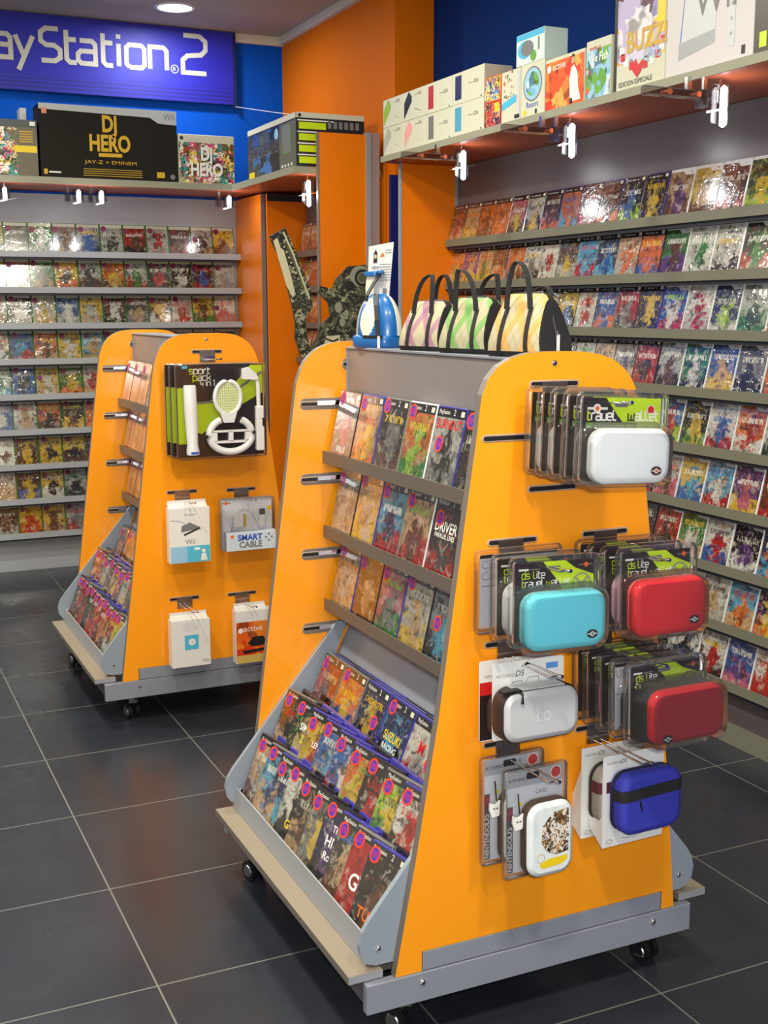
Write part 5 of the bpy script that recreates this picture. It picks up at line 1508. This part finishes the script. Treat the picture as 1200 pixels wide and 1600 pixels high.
def cat_pack(label, cx, y, ztop, front):
    p = thing('blister_pack', label, 'blister pack', (cx, y, ztop), 0, 'tall cat print blister packs')
    p.rotation_euler = (R(-1.5), R(0.0), R(1.5))
    w, h = 0.150, 0.228
    cat_card(w, h).build('printed_card', p)
    MB().loft(w, h, 0.010, [(0.001, 0.0015), (0, -0.001), (0, -0.009), (0.002, -0.011), (0.006, -0.0105), (0.0075, -0.004)], M_CLEAR, cz=-h / 2).build('clear_shell', p)
    b = MB()
    b.loft(0.112, 0.158, 0.032, [(0.006, -0.004), (0, -0.010), (0, -0.026), (0.002, -0.029)], mat('dark_olive_side', (70, 52, 40), .6), cx=0.018, cz=-0.148)
    bo = b.build('pouch', p)
    WV = mat('white_vinyl', (222, 230, 232), .3, coat=.4)
    f = MB().loft(0.108, 0.154, 0.031, [(0.0, -0.0288), (0.002, -0.034), (0.010, -0.0375)], WV, cx=0.018, cz=-0.148)
    y_ = -0.0380
    f.poly([(-0.004, -0.118), (0.020, -0.092), (0.058, -0.088), (0.060, -0.135), (0.058, -0.178), (0.030, -0.182), (0.006, -0.172), (-0.006, -0.150)], y_, M_CATS)
    f.poly([(-0.012, -0.196), (0.010, -0.188), (0.056, -0.186), (0.056, -0.196), (0.04, -0.204), (-0.004, -0.206)], y_, M_YEL)
    ribbon(f, [(-0.008 + .009 * math.cos(k * math.pi / 6), -0.183 + .009 * math.sin(k * math.pi / 6)) for k in range(13)], .001, y_ - .0003, M_GOLD, I4)
    f.build('front_face', bo)
    c = MB().tube([(-0.046, -0.014, -0.05), (-0.044, -0.016, -0.09)], 0.0014, M_DARK, n=6)
    ch = c.build('phone_charm', p)
    MB().prism([(-0.060, -0.092), (-0.052, -0.097), (-0.044, -0.097), (-0.036, -0.091), (-0.034, -0.108), (-0.040, -0.122), (-0.056, -0.123), (-0.061, -0.108)], -0.019, -0.014, M_WHITE)\
        .rect(-0.053, -0.049, -0.107, -0.104, -0.0193, M_INK).rect(-0.046, -0.042, -0.107, -0.104, -0.0193, M_INK).build('pendant', ch)
    return p
cat_pack('tall cat print case pack, rear one against the panel', 1.196, 1.975, 0.610, False)
cat_pack('tall cat print case pack, front one hiding the other', 1.224, 1.932, 0.594, True)

# white wedge boxes holding waist pouches
def wedge_pack(label, cx, y, ztop, pm, pm2, nm):
    p = thing('carded_pack', label, 'pack', (cx, y, ztop), 0, 'white wedge boxes with pouches')
    p.rotation_euler = (R(-1), 0, R(2))
    w, h = 0.158, 0.198
    b = MB()
    Mx = Matrix(((0, 1, 0, 0), (1, 0, 0, 0), (0, 0, 1, 0), (0, 0, 0, 1)))
    b.prism([(0.0, 0.0), (0.0, -h), (0.042, -h + .03), (0.046, -h + .055), (0.002, -.045), (0.002, 0.0)], -w / 2, w / 2, M_WHITE, M=Mx)
    e = -0.0006
    b.text('NINTENDO', .0075, -w / 2 + .010, -.019, e, M_GREYINK, sx=.9)
    b.text('DS', .013, -w / 2 + .044, -.020, e, M_INK, shear=.25)
    ribbon(b, rr(-w / 2 + .010, -w / 2 + .026, -h + .008, -h + .016, .004), .0008, e, M_GREYINK, I4)
    ribbon(b, rr(w / 2 - .022, w / 2 - .008, -h + .014, -h + .022, .004), .0008, e, M_GREYINK, I4)
    ribbon(b, [(-.03, -h + .014), (.0, -h + .010), (.035, -h + .018)], .001, e, M_GREYINK, I4)
    b.build('printed_box', p)
    q = MB()
    q.loft(0.158, 0.130, 0.034, [(0.010, -0.001), (0.0, -0.008), (0.0, -0.040), (0.004, -0.046), (0.014, -0.049)], pm, cx=0.012, cz=-0.096)
    po = q.build('pouch', p)
    MB().loft(0.1595, 0.1315, 0.0345, [(0.0, -0.012), (0.0, -0.020)], M_BLACKF, cx=0.012, cz=-0.096, caps=(False, False)).build('gusset', po)
    q = MB()
    q.strap([(-0.0680, -0.022, -0.074), (-0.0675, -0.040, -0.074), (-0.0625, -0.0468, -0.074), (-0.052, -0.0500, -0.073), (0.03, -0.0500, -0.070), (0.076, -0.0500, -0.069), (0.0865, -0.0468, -0.069), (0.0915, -0.040, -0.069), (0.092, -0.022, -0.069)], (0, 0, 1), 0.024, 0.0018, pm2)
    q.build('band', po)
    MB().tube([(-0.022, -0.0495, -0.088), (-0.018, -0.052, -0.108)], 0.002, M_DARK, n=6).build('zip_puller', po)
    q = MB()
    for dz in (-.0065, .0065):
        ribbon(q, rr(0.018, 0.030, -0.134 + dz, -0.124 + dz, .0015), .0016, -0.0486, M_INK, I4)
    q.build('embossed_logo', po)
    return p
wedge_pack('white wedge box with grey and brown pouch, behind the blue one', 1.445, 1.975, 0.588, fabric('grey_beige_nylon', (150, 142, 132)), fabric('maroon_nylon', (90, 34, 42)), 0)
wedge_pack('white wedge box with royal blue pouch and black band, facing out', 1.464, 1.925, 0.584, fabric('royal_blue_nylon', (52, 58, 178)), M_BLACKF, 1)

# ================================================================== PACKS ON THE REAR STAND
M_LIME2 = mat('pale_lime_print', (190, 204, 110), 0.4)
def sport_card(w, h):
    b = MB()
    b.box(-w / 2 + .006, w / 2 - .006, -0.002, 0, -h + .006, -.006, M_CARDK)
    e = -.0026
    b.poly([(-w * .16, -h * .42), (w * .12, -h * .26), (w * .34, -.008), (w / 2 - .008, -.008), (w / 2 - .008, -h * .32), (w * .24, -h * .44), (-w * .02, -h * .62), (-w * .22, -h * .74), (-w / 2 + .05, -h * .70), (-w / 2 + .05, -h * .38)], e, M_LIME)
    b.poly([(-w / 2 + .008, -h * .84), (-w / 2 + .008, -h * .25), (-w / 2 + .045, -h * .25), (-w / 2 + .045, -h * .84)], e, M_LIME)
    b.strokes('sport', .0155, -w * .34, -h * .105, e - .001, .22, M_WINK, first=M_LIME, sx=1.1)
    b.strokes('pack', .0155, -w * .30, -h * .175, e - .001, .22, M_WINK, first=M_LIME, sx=1.1)
    b.strokes('4 in 1', .0145, -w * .22, -h * .235, e - .001, .22, M_WINK)
    b.rect(-w * .42, -w * .36, -h * .05, -h * .02, e - .001, M_CYANP)
    ribbon(b, [(-w * .38, -h * .42), (w * .0, -h * .40), (w * .5 - .01, -h * .10)], .008, e - .0004, M_GREYINK, I4)
    return b
for i, yy in enumerate((4.135, 4.095, 4.045)):
    front = i == 2
    p = thing('blister_pack', 'large sports accessory pack on the rear stand, ' + ('front one with white racket and wheel' if front else ('rearmost one against the panel' if i == 0 else 'middle one of the three')), 'blister pack',
              (1.243 - 0.004 * (2 - i) * 2, yy, 1.306), 0, 'sports accessory packs on the rear stand')
    w, h = 0.325, 0.330
    sport_card(w, h).build('printed_card', p)
    MB().loft(w, h, 0.010, [(0.001, 0.0015), (0, -0.002), (0, -0.018), (0.003, -0.021)], M_CLEAR, cz=-h / 2).build('clear_shell', p)
    if not front:
        MB().tube([(-0.125, -0.02, -0.09), (-0.125, -0.02, -0.30)], 0.014, M_WHITEP, n=14).build('bat', p)
        continue
    MB().tube([(-0.118, -0.030, -0.072), (-0.118, -0.030, -0.078), (-0.116, -0.030, -0.16), (-0.113, -0.030, -0.275), (-0.112, -0.030, -0.30), (-0.112, -0.030, -0.312)], [0.020, 0.022, 0.023, 0.019, 0.023, 0.022], M_WHITEP, n=18)\
        .rect(-0.125, -0.099, -0.308, -0.300, -0.0535, M_BLUEP).build('bat', p)
    # racket: oval rim, strings, throat
    r = MB()
    r.tube([(0.018 + 0.047 * math.cos(t * math.pi / 14), -0.03, -0.118 + 0.058 * math.sin(t * math.pi / 14)) for t in range(29)], 0.0075, M_WHITEP, n=10, caps=False)
    r.prism([(-0.012, -0.170), (0.048, -0.170), (0.036, -0.205), (0.0, -0.205)], -0.038, -0.024, M_WHITEP)
    r.disc(0.018, -0.118, 0.044, -0.0285, M_LIME2, rz=0.054)
    ro = r.build('racket', p)
    st = MB()
    for k in range(-5, 6):
        hw = 0.045 * math.sqrt(max(0, 1 - (k / 6.0) ** 2))
        hh = 0.056 * math.sqrt(max(0, 1 - (k / 6.0) ** 2))
        st.box(0.018 - hw, 0.018 + hw, -0.031, -0.030, -0.1185 + k * 0.0092, -0.1173 + k * 0.0092, M_WINK)
        st.box(0.0175 + k * 0.0075, 0.0187 + k * 0.0075, -0.0315, -0.0305, -0.118 - hh, -0.118 + hh, M_WINK)
    st.build('strings', ro)
    # steering wheel
    wpts = [(0.025 + 0.078 * math.cos(math.radians(a)), -0.032, -0.248 + 0.060 * math.sin(math.radians(a))) for a in range(118, 423, 12)]
    wh = MB().tube(wpts, 0.0125, M_WHITEP, n=12)
    wh.box(-0.045, 0.095, -0.040, -0.026, -0.238, -0.231, M_WHITEP).box(-0.045, 0.095, -0.040, -0.026, -0.276, -0.268, M_WHITEP)
    wh.box(0.016, 0.032, -0.040, -0.026, -0.27, -0.236, M_WHITEP).box(-0.048, -0.026, -0.040, -0.026, -0.27, -0.236, M_WHITEP).box(0.076, 0.098, -0.040, -0.026, -0.27, -0.236, M_WHITEP)
    wh.build('steering_wheel', p)
    cl = MB().prism([(0.070, -0.020), (0.092, -0.014), (0.120, -0.038), (0.126, -0.056), (0.110, -0.058), (0.068, -0.054)], -0.046, -0.026, M_WHITEP)
    cl.tube([(0.122, -0.034, -0.05), (0.128, -0.034, -0.08), (0.129, -0.034, -0.16)], 0.0075, M_WHITEP, n=12)
    cl.box(0.117, 0.146, -0.045, -0.022, -0.200, -0.150, M_WHITEP, bev=.004).box(0.117, 0.146, -0.045, -0.022, -0.308, -0.198, M_WHITEP, bev=.003).box(0.138, 0.1465, -0.0455, -0.03, -0.222, -0.192, M_CARDK)
    cl.build('golf_club', p)
def hang_box(label, cx, y, ztop, w, h, d, side, art, tabw=None, cat='box'):
    b = MB()
    tw = tabw or w * 0.95
    b.box(-w / 2, w / 2, 0, d, -h, -.026, side, bev=.001)
    b.box(-w / 2, -w / 2 + tw, d * .5, d * .5 + .001, -.027, 0, side)
    b.add([(-w / 2, 0, -.026), (-w / 2 + tw, 0, -.026), (-w / 2 + tw, d * .5, -.010), (-w / 2, d * .5, -.010)], [(0, 1, 2, 3)], side)
    art(b, w, h)
    return tag(b.build('hanging_box', None, (cx, y, ztop)), label, cat, 'boxes hanging on the rear stand')
def art_speak(b, w, h):
    e = -.0006
    b.rect(-w / 2 + .002, -w * .08, -h + .002, -h * .73, e, M_PALEB)
    b.rect(-w * .08, w / 2 - .002, -h + .002, -h * .73, e, mat('cyan_box_print', (84, 186, 216), .4))
    b.poly([(-w * .22, -h * .50), (-w * .20, -h * .40), (w * .0, -h * .35), (w * .24, -h * .43), (w * .27, -h * .455)], e - .0004, M_GREYINK)
    b.poly([(-w * .16, -h * .535), (w * .24, -h * .435), (w * .27, -h * .455), (-w * .14, -h * .56)], e - .0008, M_INK)
    ribbon(b, [(-w / 2 + .002, -h * .30), (-w * .25, -h * .32), (-w * .12, -h * .37)], .0015, e, M_GREYINK, I4)
    b.text('Wii', .026, w * .0, -h * .70, e, M_GREYINK, align='CENTER')
    b.text('Wii Speak', .010, 0, -h * .24, e, M_GREYINK, align='CENTER')
    b.disc(w * .33, -h * .82, .007, e - .0004, M_WINK).poly([(w * .25, -h + .006), (w * .28, -h * .86), (w * .38, -h * .86), (w * .42, -h + .006)], e - .0004, M_WINK)
    b.rect(w * .1, w * .24, -h * .80, -h * .76, e - .0004, M_WINK)
hang_box('white box showing a small grey speaker, rear stand left', 1.132, 4.09, 0.822, 0.148, 0.225, 0.045, M_WHITE, art_speak)
def art_disc(b, w, h):
    e = -.0006
    b.rect(-w * .17, w * .19, -h * .68, -h * .41, e, mat('cyan_box_print', (84, 186, 216), .4))
    b.disc(w * .02, -h * .54, w * .09, e - .0004, M_WINK, n=20)
    b.disc(w * .02, -h * .54, w * .015, e - .0007, M_GREYINK, n=10)
    b.text('Wii', .018, w * .28, -h + .012, e, M_GREYINK)
    for k in range(4):
        b.rect(-w * .2, w * .2, -h * (.2 + .035 * k), -h * (.206 + .035 * k), e, mat('pale_grey_print', (198, 202, 206), .4))
hang_box('white box with a small blue square, rear stand lower left', 1.125, 4.09, 0.412, 0.143, 0.200, 0.05, M_WHITE, art_disc)
def art_act(b, w, h):
    e = -.0006
    b.rect(-w / 2 + .001, w / 2 - .001, -h + .002, -h * .30, e, M_FIRE)
    b.rect(-w / 2 + .001, w / 2 - .001, -h + .002, -h * .86, e - .0003, mat('sand_print', (206, 176, 90), .4))
    b.text('active', .032, -w * .30, -h * .46, e - .0006, M_WINK)
    b.disc(-w * .38, -h * .44, .010, e - .0006, M_WINK)
    b.poly([(-w * .2, -h * .66), (-w * .05, -h * .56), (w * .2, -h * .56), (w * .3, -h * .64), (w * .2, -h * .72), (-w * .1, -h * .72)], e - .0006, M_INK)
    b.poly([(-w * .35, -h * .78), (w * .3, -h * .76), (w * .4, -h * .80), (-w * .3, -h * .84)], e - .0006, M_CARDK)
hang_box('red and orange fitness accessory box, rear stand lower right', 1.368, 4.09, 0.422, 0.148, 0.225, 0.045, M_WHITE, art_act, 0.12)
p = thing('blister_pack', 'clear pack with white connector cable, rear stand right', 'blister pack', (1.352, 4.12, 0.822), 0)
b = MB().box(-.098, .098, -.0015, 0, -.196, -.006, mat('pale_swirl_card', (222, 226, 236), .4, noise=.18, scale=22))
b.disc(-.075, -.025, .006, -.002, M_ORP)
b.rect(-.09, -.058, -.027, -.023, -.0019, M_GREYINK)
b.build('printed_card', p)
MB().loft(.204, .19, .008, [(0.001, .0015), (0, -.002), (0, -.03), (.004, -.034)], M_CLEAR, cz=-.10).build('clear_shell', p)
b = MB().box(-.088, .100, -.042, -.002, -.196, -.128, mat('pale_blue_card', (206, 220, 232), .4), bev=.001)
b.text('SMART', .030, .0, -.158, -.0432, M_BLUEP, align='CENTER', bold=.03)
b.text('CABLE', .030, .002, -.184, -.0432, M_GREYINK, align='CENTER', bold=.03)
b.disc(-.068, -.142, .006, -.0432, M_ORP)
for dx, dz in ((0, .011), (0, -.011), (.011, 0), (-.011, 0)):
    b.disc(.072 + dx, -.152 + dz, .004, -.0432, M_GREYINK, n=12)
b.build('printed_tray', p)
b = MB().box(-.052, -.014, -.022, -.008, -.115, -.06, M_WHITEP, bev=.004).box(-.013, -.007, -.02, -.010, -.112, -.068, M_GOLD)
b.box(.045, .068, -.022, -.010, -.115, -.072, M_WHITEP, bev=.003).box(.046, .067, -.020, -.012, -.071, -.050, M_STEEL)
b.tube([(-.04, -.015, -.115), (-.06, -.015, -.125), (-.055, -.015, -.07), (-.02, -.015, -.045), (.02, -.015, -.06), (.055, -.015, -.125)], .003, M_WHITEP, n=8)
b.build('cable', p)
b = MB().disc(.078, -.045, .009, -.0355, M_GOLD)
b.build('round_sticker', p)

# ================================================================== BAGS ON TOP OF THE FRONT STAND
TOPZ = 1.3945
def smooth_arc(p0, p1, p2, n=10):
    a, b_, c = Vector(p0), Vector(p1), Vector(p2)
    return [a * (1 - t) ** 2 + b_ * 2 * t * (1 - t) + c * t * t for t in [i / n for i in range(n + 1)]]
def bag(label, cy, L, H, plaid, rz, handles, lean_top=0.0):
    """long side along local x, plaid front towards local -y"""
    B = thing('handbag', label, 'bag', (G1[0] + 0.006, cy, TOPZ), rz, 'little plaid handbags on the front stand')
    # cross section loop (y, z) from front bottom round over the top to the back bottom
    sec = [(-0.050, 0.0), (-0.056, 0.012), (-0.057, 0.03), (-0.053, 0.052), (-0.044, 0.078), (-0.032, 0.104), (-0.020, 0.124), (-0.010, 0.132), (0.0, 0.134),
           (0.010, 0.132), (0.020, 0.124), (0.032, 0.104), (0.044, 0.078), (0.053, 0.052), (0.057, 0.03), (0.056, 0.012), (0.050, 0.0)]
    k = H / 0.134
    xs = [(-0.50, 0.78), (-0.485, 0.88), (-0.44, 0.96), (-0.36, 1.0), (-0.2, 1.0), (0, 1.0), (0.2, 1.0), (0.36, 1.0), (0.44, 0.96), (0.485, 0.88), (0.50, 0.78)]
    ns = len(sec)
    vs = []
    for fx, sc in xs:
        for (yy, zz) in sec:
            taper = 1.0 - 0.22 * (zz / 0.134)            # narrower towards the top
            edge = 1.0 if abs(fx) < 0.3 else 0.5 + 0.5 * sc
            vs.append((fx * L * taper, yy * 0.86 * (0.55 + 0.45 * sc), zz * k * (0.25 + 0.75 * sc if zz > 0.05 else 1.0)))
    body, front, base = MB(), MB(), MB()
    def faces(cond):
        F = []
        for i in range(len(xs) - 1):
            for j in range(ns - 1):
                if cond(i, j):
                    F.append((i * ns + j, i * ns + j + 1, (i + 1) * ns + j + 1, (i + 1) * ns + j))
        return F
    isf = lambda i, j: (1 <= j <= 6 or 9 <= j <= 14) and 1 <= i <= 8
    body.add(vs, faces(lambda i, j: not isf(i, j)), M_BLACKF, smooth=True)
    body.add(vs, [list(range(ns))[::-1], [(len(xs) - 1) * ns + j for j in range(ns)]], M_BLACKF)
    body.add(vs, [(i * ns, (i + 1) * ns, (i + 1) * ns + ns - 1, i * ns + ns - 1) for i in range(len(xs) - 1)], M_BLACKF)
    body.build('body', B)
    front.add(vs, faces(isf), plaid, smooth=True)
    front.build('plaid_panel', B)
    # straps on the front and the two handles
    zf = lambda z: next((sec[q][0] + (sec[q + 1][0] - sec[q][0]) * (z / k - sec[q][1]) / (sec[q + 1][1] - sec[q][1]) for q in range(8) if sec[q][1] <= z / k <= sec[q + 1][1]), -0.05) * 0.86
    for side in (-1, 1):
        for sx in (-1, 1):
            st = MB()
            pts = []
            for z in [0.004, 0.012, 0.025, 0.045, 0.065, 0.085, 0.103]:
                zz = z * k
                pts.append((sx * L * (0.25 - 0.05 * z / 0.134), side * -1 * (zf(zz) - 0.0012) if side > 0 else (zf(zz) - 0.0012), zz))
            st.strap(pts, (1, 0, 0), 0.011, 0.0018, M_BLACKF)
            st.build('strap', B)
    for side, (peak, px, py) in zip((-1, 1), handles):
        y0 = side * 0.033
        z0 = 0.100 * k
        a = (-L * 0.215, y0, z0)
        c = (L * 0.215, y0, z0)
        top = (px, side * 0.02 + py, z0 + peak)
        pts = smooth_arc(a, (a[0] + (px - a[0]) * 0.15, (a[1] + top[1]) / 2, z0 + peak * 0.98), top, 7) + smooth_arc(top, (c[0] + (px - c[0]) * 0.15, (c[1] + top[1]) / 2, z0 + peak * 0.98), c, 7)[1:]
        MB().strap(pts, (0.6, 1, 0), 0.011, 0.002, M_BLACKF).build('handle', B)
    # zip along the near gusset with its silver puller
    e = L * 0.5
    z_ = MB()
    z_.tube([(e * 0.985, 0, 0.02), (e * 0.93, 0, 0.05), (e * 0.85, 0, 0.075 * k), (e * 0.70, 0, 0.115 * k), (e * 0.45, 0, 0.1345 * k), (-e * 0.45, 0, 0.1345 * k)], 0.0022, mat('zip_teeth', (60, 60, 64), .4), n=6)
    zo = z_.build('zip', B)
    MB().tube([(e * 0.99, -0.001, 0.052), (e * 1.015, -0.001, 0.044)], 0.003, M_CHROME, n=8).box(e * 1.01, e * 1.01 + 0.002, -0.0035, 0.0035, 0.010, 0.046, M_WHITEP).build('zip_puller', zo)
    return B
bag('plaid handbag with yellow stripes, nearest on top of the front stand', 2.105, 0.158, 0.128, plaid_mat('yellow_plaid', (184, 176, 146), (218, 156, 50), (150, 110, 60)), -77, ((0.094, -0.012, -0.006), (0.045, 0.01, 0.012)))
bag('plaid handbag with green stripes, middle of the three bags', 2.325, 0.158, 0.122, plaid_mat('green_plaid', (178, 170, 142), (76, 160, 52), (110, 140, 90)), -77, ((0.090, -0.03, -0.008), (0.080, 0.03, 0.01)))
bag('plaid handbag with pink stripes, beside the blue bag', 2.535, 0.150, 0.116, plaid_mat('pink_plaid', (182, 174, 146), (150, 76, 134), (176, 150, 140)), -77, ((0.088, 0.012, 0.006), (0.088, 0.018, 0.0)))

# blue and white bowling bag with its paper tag
BB = thing('carry_bag', 'blue and white domed bag with a tall paper tag, farthest on the front stand', 'bag', (G1[0] - 0.012, 2.80, TOPZ), -72)
BLV, WHV, GRV = mat('blue_vinyl', (24, 100, 172), 0.3, coat=.4), mat('ivory_vinyl', (226, 222, 206), 0.35, coat=.2), mat('pale_grey_vinyl', (172, 174, 178), 0.35)
b = MB()
b.loft(0.136, 0.094, 0.03, [(0.003, 0.0), (0, 0.004), (0, 0.026), (0.003, 0.03)], BLV, M=RX(90) @ T(0, 0, 0) @ Matrix.Identity(4))
base_o = b.build('base', BB)
base_o.matrix_local = Matrix.Identity(4)
MB().box(-0.01, 0.060, -0.0485, -0.044, 0.024, 0.031, M_DARK).build('zip', base_o)
MB().box(0.050, 0.056, -0.0525, -0.0485, 0.0, 0.03, M_WHITEP).build('zip_puller', base_o)
dome = MB()
nseg, nring = 120, 36
vs = []
for i in range(nring + 1):
    t = i / nring
    z = 0.030 + 0.104 * t
    wd = 0.070 * math.sqrt(max(0.0, 1 - (t * 0.93) ** 2.2))
    dp = 0.048 * math.sqrt(max(0.0, 1 - (t * 0.95) ** 2.2))
    for k in range(nseg):
        a = 2 * math.pi * k / nseg
        vs.append((wd * math.cos(a), dp * math.sin(a), z))
FM = {}
for i in range(nring):
    for k in range(nseg):
        a = (k + 0.5) / nseg * 360
        t = (i + .5) / nring
        ph = (a - 270 + 180) % 360 - 180        # 0 = front
        edge = 24 * math.sin(math.pi * min(1, t * 0.9 + 0.12))
        m_ = BLV
        if abs(ph - 2) < edge: m_ = WHV
        elif -66 < ph < -30: m_ = GRV
        elif 88 < ph < 128 or -130 < ph < -100: m_ = WHV
        FM.setdefault(m_.name, (m_, []))[1].append((i * nseg + k, i * nseg + (k + 1) % nseg, (i + 1) * nseg + (k + 1) % nseg, (i + 1) * nseg + k))
for m_, fl in FM.values():
    dome.add(vs, fl, m_, smooth=True)
dome.add(vs, [[nring * nseg + k for k in range(nseg)]], BLV)
dome.build('body', BB)
b = MB()
b.strap([(0.052, -0.052, 0.03), (0.042, -0.046, 0.07), (0.028, -0.036, 0.105), (0.012, -0.020, 0.134)], (1, 0.3, 0), 0.012, 0.002, M_DARK)
b.strap([(-0.02, -0.012, 0.128), (-0.022, -0.012, 0.150), (-0.018, -0.010, 0.182)], (1, 0, 0), 0.03, 0.002, WHV)
b.build('strap', BB)
b = MB()
b.box(-0.036, 0.006, -0.02, 0.006, 0.178, 0.190, BLV, bev=0.002)
b.box(0.006, 0.020, -0.016, 0.002, 0.184, 0.192, BLV, bev=0.002)
b.strap([(0.014, -0.010, 0.184), (0.004, -0.024, 0.158), (-0.002, -0.040, 0.130), (-0.002, -0.042, 0.116)], (1, 0, 0), 0.011, 0.003, M_DARK)
b.build('handle', BB)
tg = MB()
tg.prism([(-0.044, 0.14), (0.0, 0.118), (0.022, 0.106), (0.034, 0.110), (0.046, 0.262), (-0.046, 0.254)], 0.0, 0.0012, mat('tag_card', (206, 206, 208), .5), M=T(0, -0.006, 0) @ RX(-3))
TM_ = T(0, -0.0068, 0) @ RX(-3)
tg.poly([(-0.026, 0.212), (-0.012, 0.212), (-0.012, 0.236), (-0.018, 0.246), (-0.025, 0.236)], 0, M_INK, M=TM_)
tg.disc(-0.0185, 0.228, 0.0055, -0.0003, M_TANP, M=TM_)
tg.poly([(-0.002, 0.226), (0.016, 0.228), (0.008, 0.238)], 0, M_ORP, M=TM_)
for k in range(9):
    tg.rect(-0.002 if k > 1 else 0.018, 0.040, 0.220 - 0.0065 * k + (0.022 if k < 2 else 0), 0.2215 - 0.0065 * k + (0.022 if k < 2 else 0), -0.0002, M_GREYINK, M=TM_)
tg.text('NEW', 0.012, -0.030, 0.196, -0.0003, M_INK, M=TM_)
tg.text('DS', 0.012, -0.028, 0.184, -0.0003, M_GREYINK, M=TM_)
tg.rect(0.014, 0.028, 0.130, 0.148, -0.0003, M_GREYINK, M=TM_)
tg.build('paper_tag', BB)

# ================================================================== CARDBOARD STANDEE BEHIND THE STAND
SD = thing('standee', 'life-size dark camouflage soldier standee raising a rifle, behind the bags', 'standee', (0, 5.3, 0))
DK, OLV, CRM = mat('black_green_print', (20, 20, 16), .45), mat('olive_print', (76, 78, 56), .45), mat('cream_print', (186, 182, 150), .45)
b = MB()
b.prism([(2.16, 0.0), (2.42, 0.0), (2.46, 0.9), (2.47, 1.25), (2.49, 1.42), (2.44, 1.56), (2.43, 1.64), (2.36, 1.70), (2.27, 1.69), (2.21, 1.63), (2.19, 1.585), (2.13, 1.60), (2.12, 1.57), (2.17, 1.52), (2.18, 1.46),
         (2.13, 1.42), (2.115, 1.37), (2.075, 1.31), (2.062, 1.36), (2.05, 1.46), (2.005, 1.46), (2.0, 1.36), (2.03, 1.27), (2.10, 1.2), (2.14, 0.9)], 0.0, 0.012, M_CAMO, M_CARDK)
b.prism([(1.878, 1.82), (1.925, 1.845), (1.955, 1.86), (2.02, 1.72), (2.075, 1.58), (2.085, 1.50), (2.06, 1.47), (2.045, 1.42), (2.00, 1.42), (1.985, 1.50), (1.955, 1.62), (1.925, 1.72)], -0.012, 0.0, M_CAMO, M_CARDK)
b.build('cutout', SD)
b = MB()
b.poly([(1.895, 1.80), (1.915, 1.815), (1.93, 1.77), (1.945, 1.76), (1.975, 1.66), (2.0, 1.56), (1.985, 1.545), (1.955, 1.60)], -0.0125, CRM)
ribbon(b, [(1.945, 1.84), (1.99, 1.745), (2.045, 1.60), (2.07, 1.54)], 0.008, -0.0127, CRM, I4)
ribbon(b, [(1.955, 1.80), (2.0, 1.70), (2.04, 1.60)], 0.014, -0.0126, OLV, I4)
for k in range(7):
    b.disc(1.948 + 0.011 * k, 1.775 - 0.024 * k, 0.0045, -0.0129, CRM, n=8)
b.build('rifle_print', SD)
b = MB()
b.disc(2.335, 1.645, 0.055, -0.0012, mat('khaki_grey_print', (132, 134, 118), .45), n=20, rz=0.05)
ribbon(b, [(2.345 + .034 * math.cos(k * math.pi / 8), 1.638 + .034 * math.sin(k * math.pi / 8)) for k in range(17)], .014, -0.0016, DK, I4)
b.disc(2.345, 1.638, 0.022, -0.0018, OLV, n=16)
b.disc(2.28, 1.60, 0.024, -0.0016, DK, n=16)
b.disc(2.355, 1.575, 0.022, -0.0016, OLV, n=12)
b.build('helmet_print', SD)
b = MB()
ribbon(b, [(2.31 + .028 * math.cos(k * math.pi / 8), 1.42 + .028 * math.sin(k * math.pi / 8)) for k in range(17)], .012, -0.0016, OLV, I4)
b.disc(2.31, 1.42, 0.02, -0.0018, DK, n=14)
b.build('chest_print', SD)
b = MB()
b.poly([(2.135, 1.295), (2.235, 1.30), (2.225, 1.37), (2.155, 1.365)], -0.0016, CRM)
ribbon(b, [(2.15, 1.355), (2.19, 1.34), (2.22, 1.352)], .008, -0.002, DK, I4)
ribbon(b, [(2.075, 1.30), (2.12, 1.37), (2.17, 1.43)], .016, -0.0015, OLV, I4)
b.build('figure_print', SD)
ba = MB()
for (cx_, cz_, rr_) in ((2.22, 1.50, .02), (2.26, 1.47, .014), (2.24, 1.43, .016), (2.20, 1.44, .012), (2.40, 1.50, .02), (2.38, 1.44, .018), (2.03, 1.39, .012), (2.01, 1.34, .010), (2.015, 1.44, .010)):
    ba.disc(cx_, cz_, rr_, -0.0014 if cx_ > 2.1 else -0.0126, random.choice((OLV, mat('khaki_grey_print', (132, 134, 118), .45))), n=9, rz=rr_ * 1.3)
ba.build('gear_print', SD)
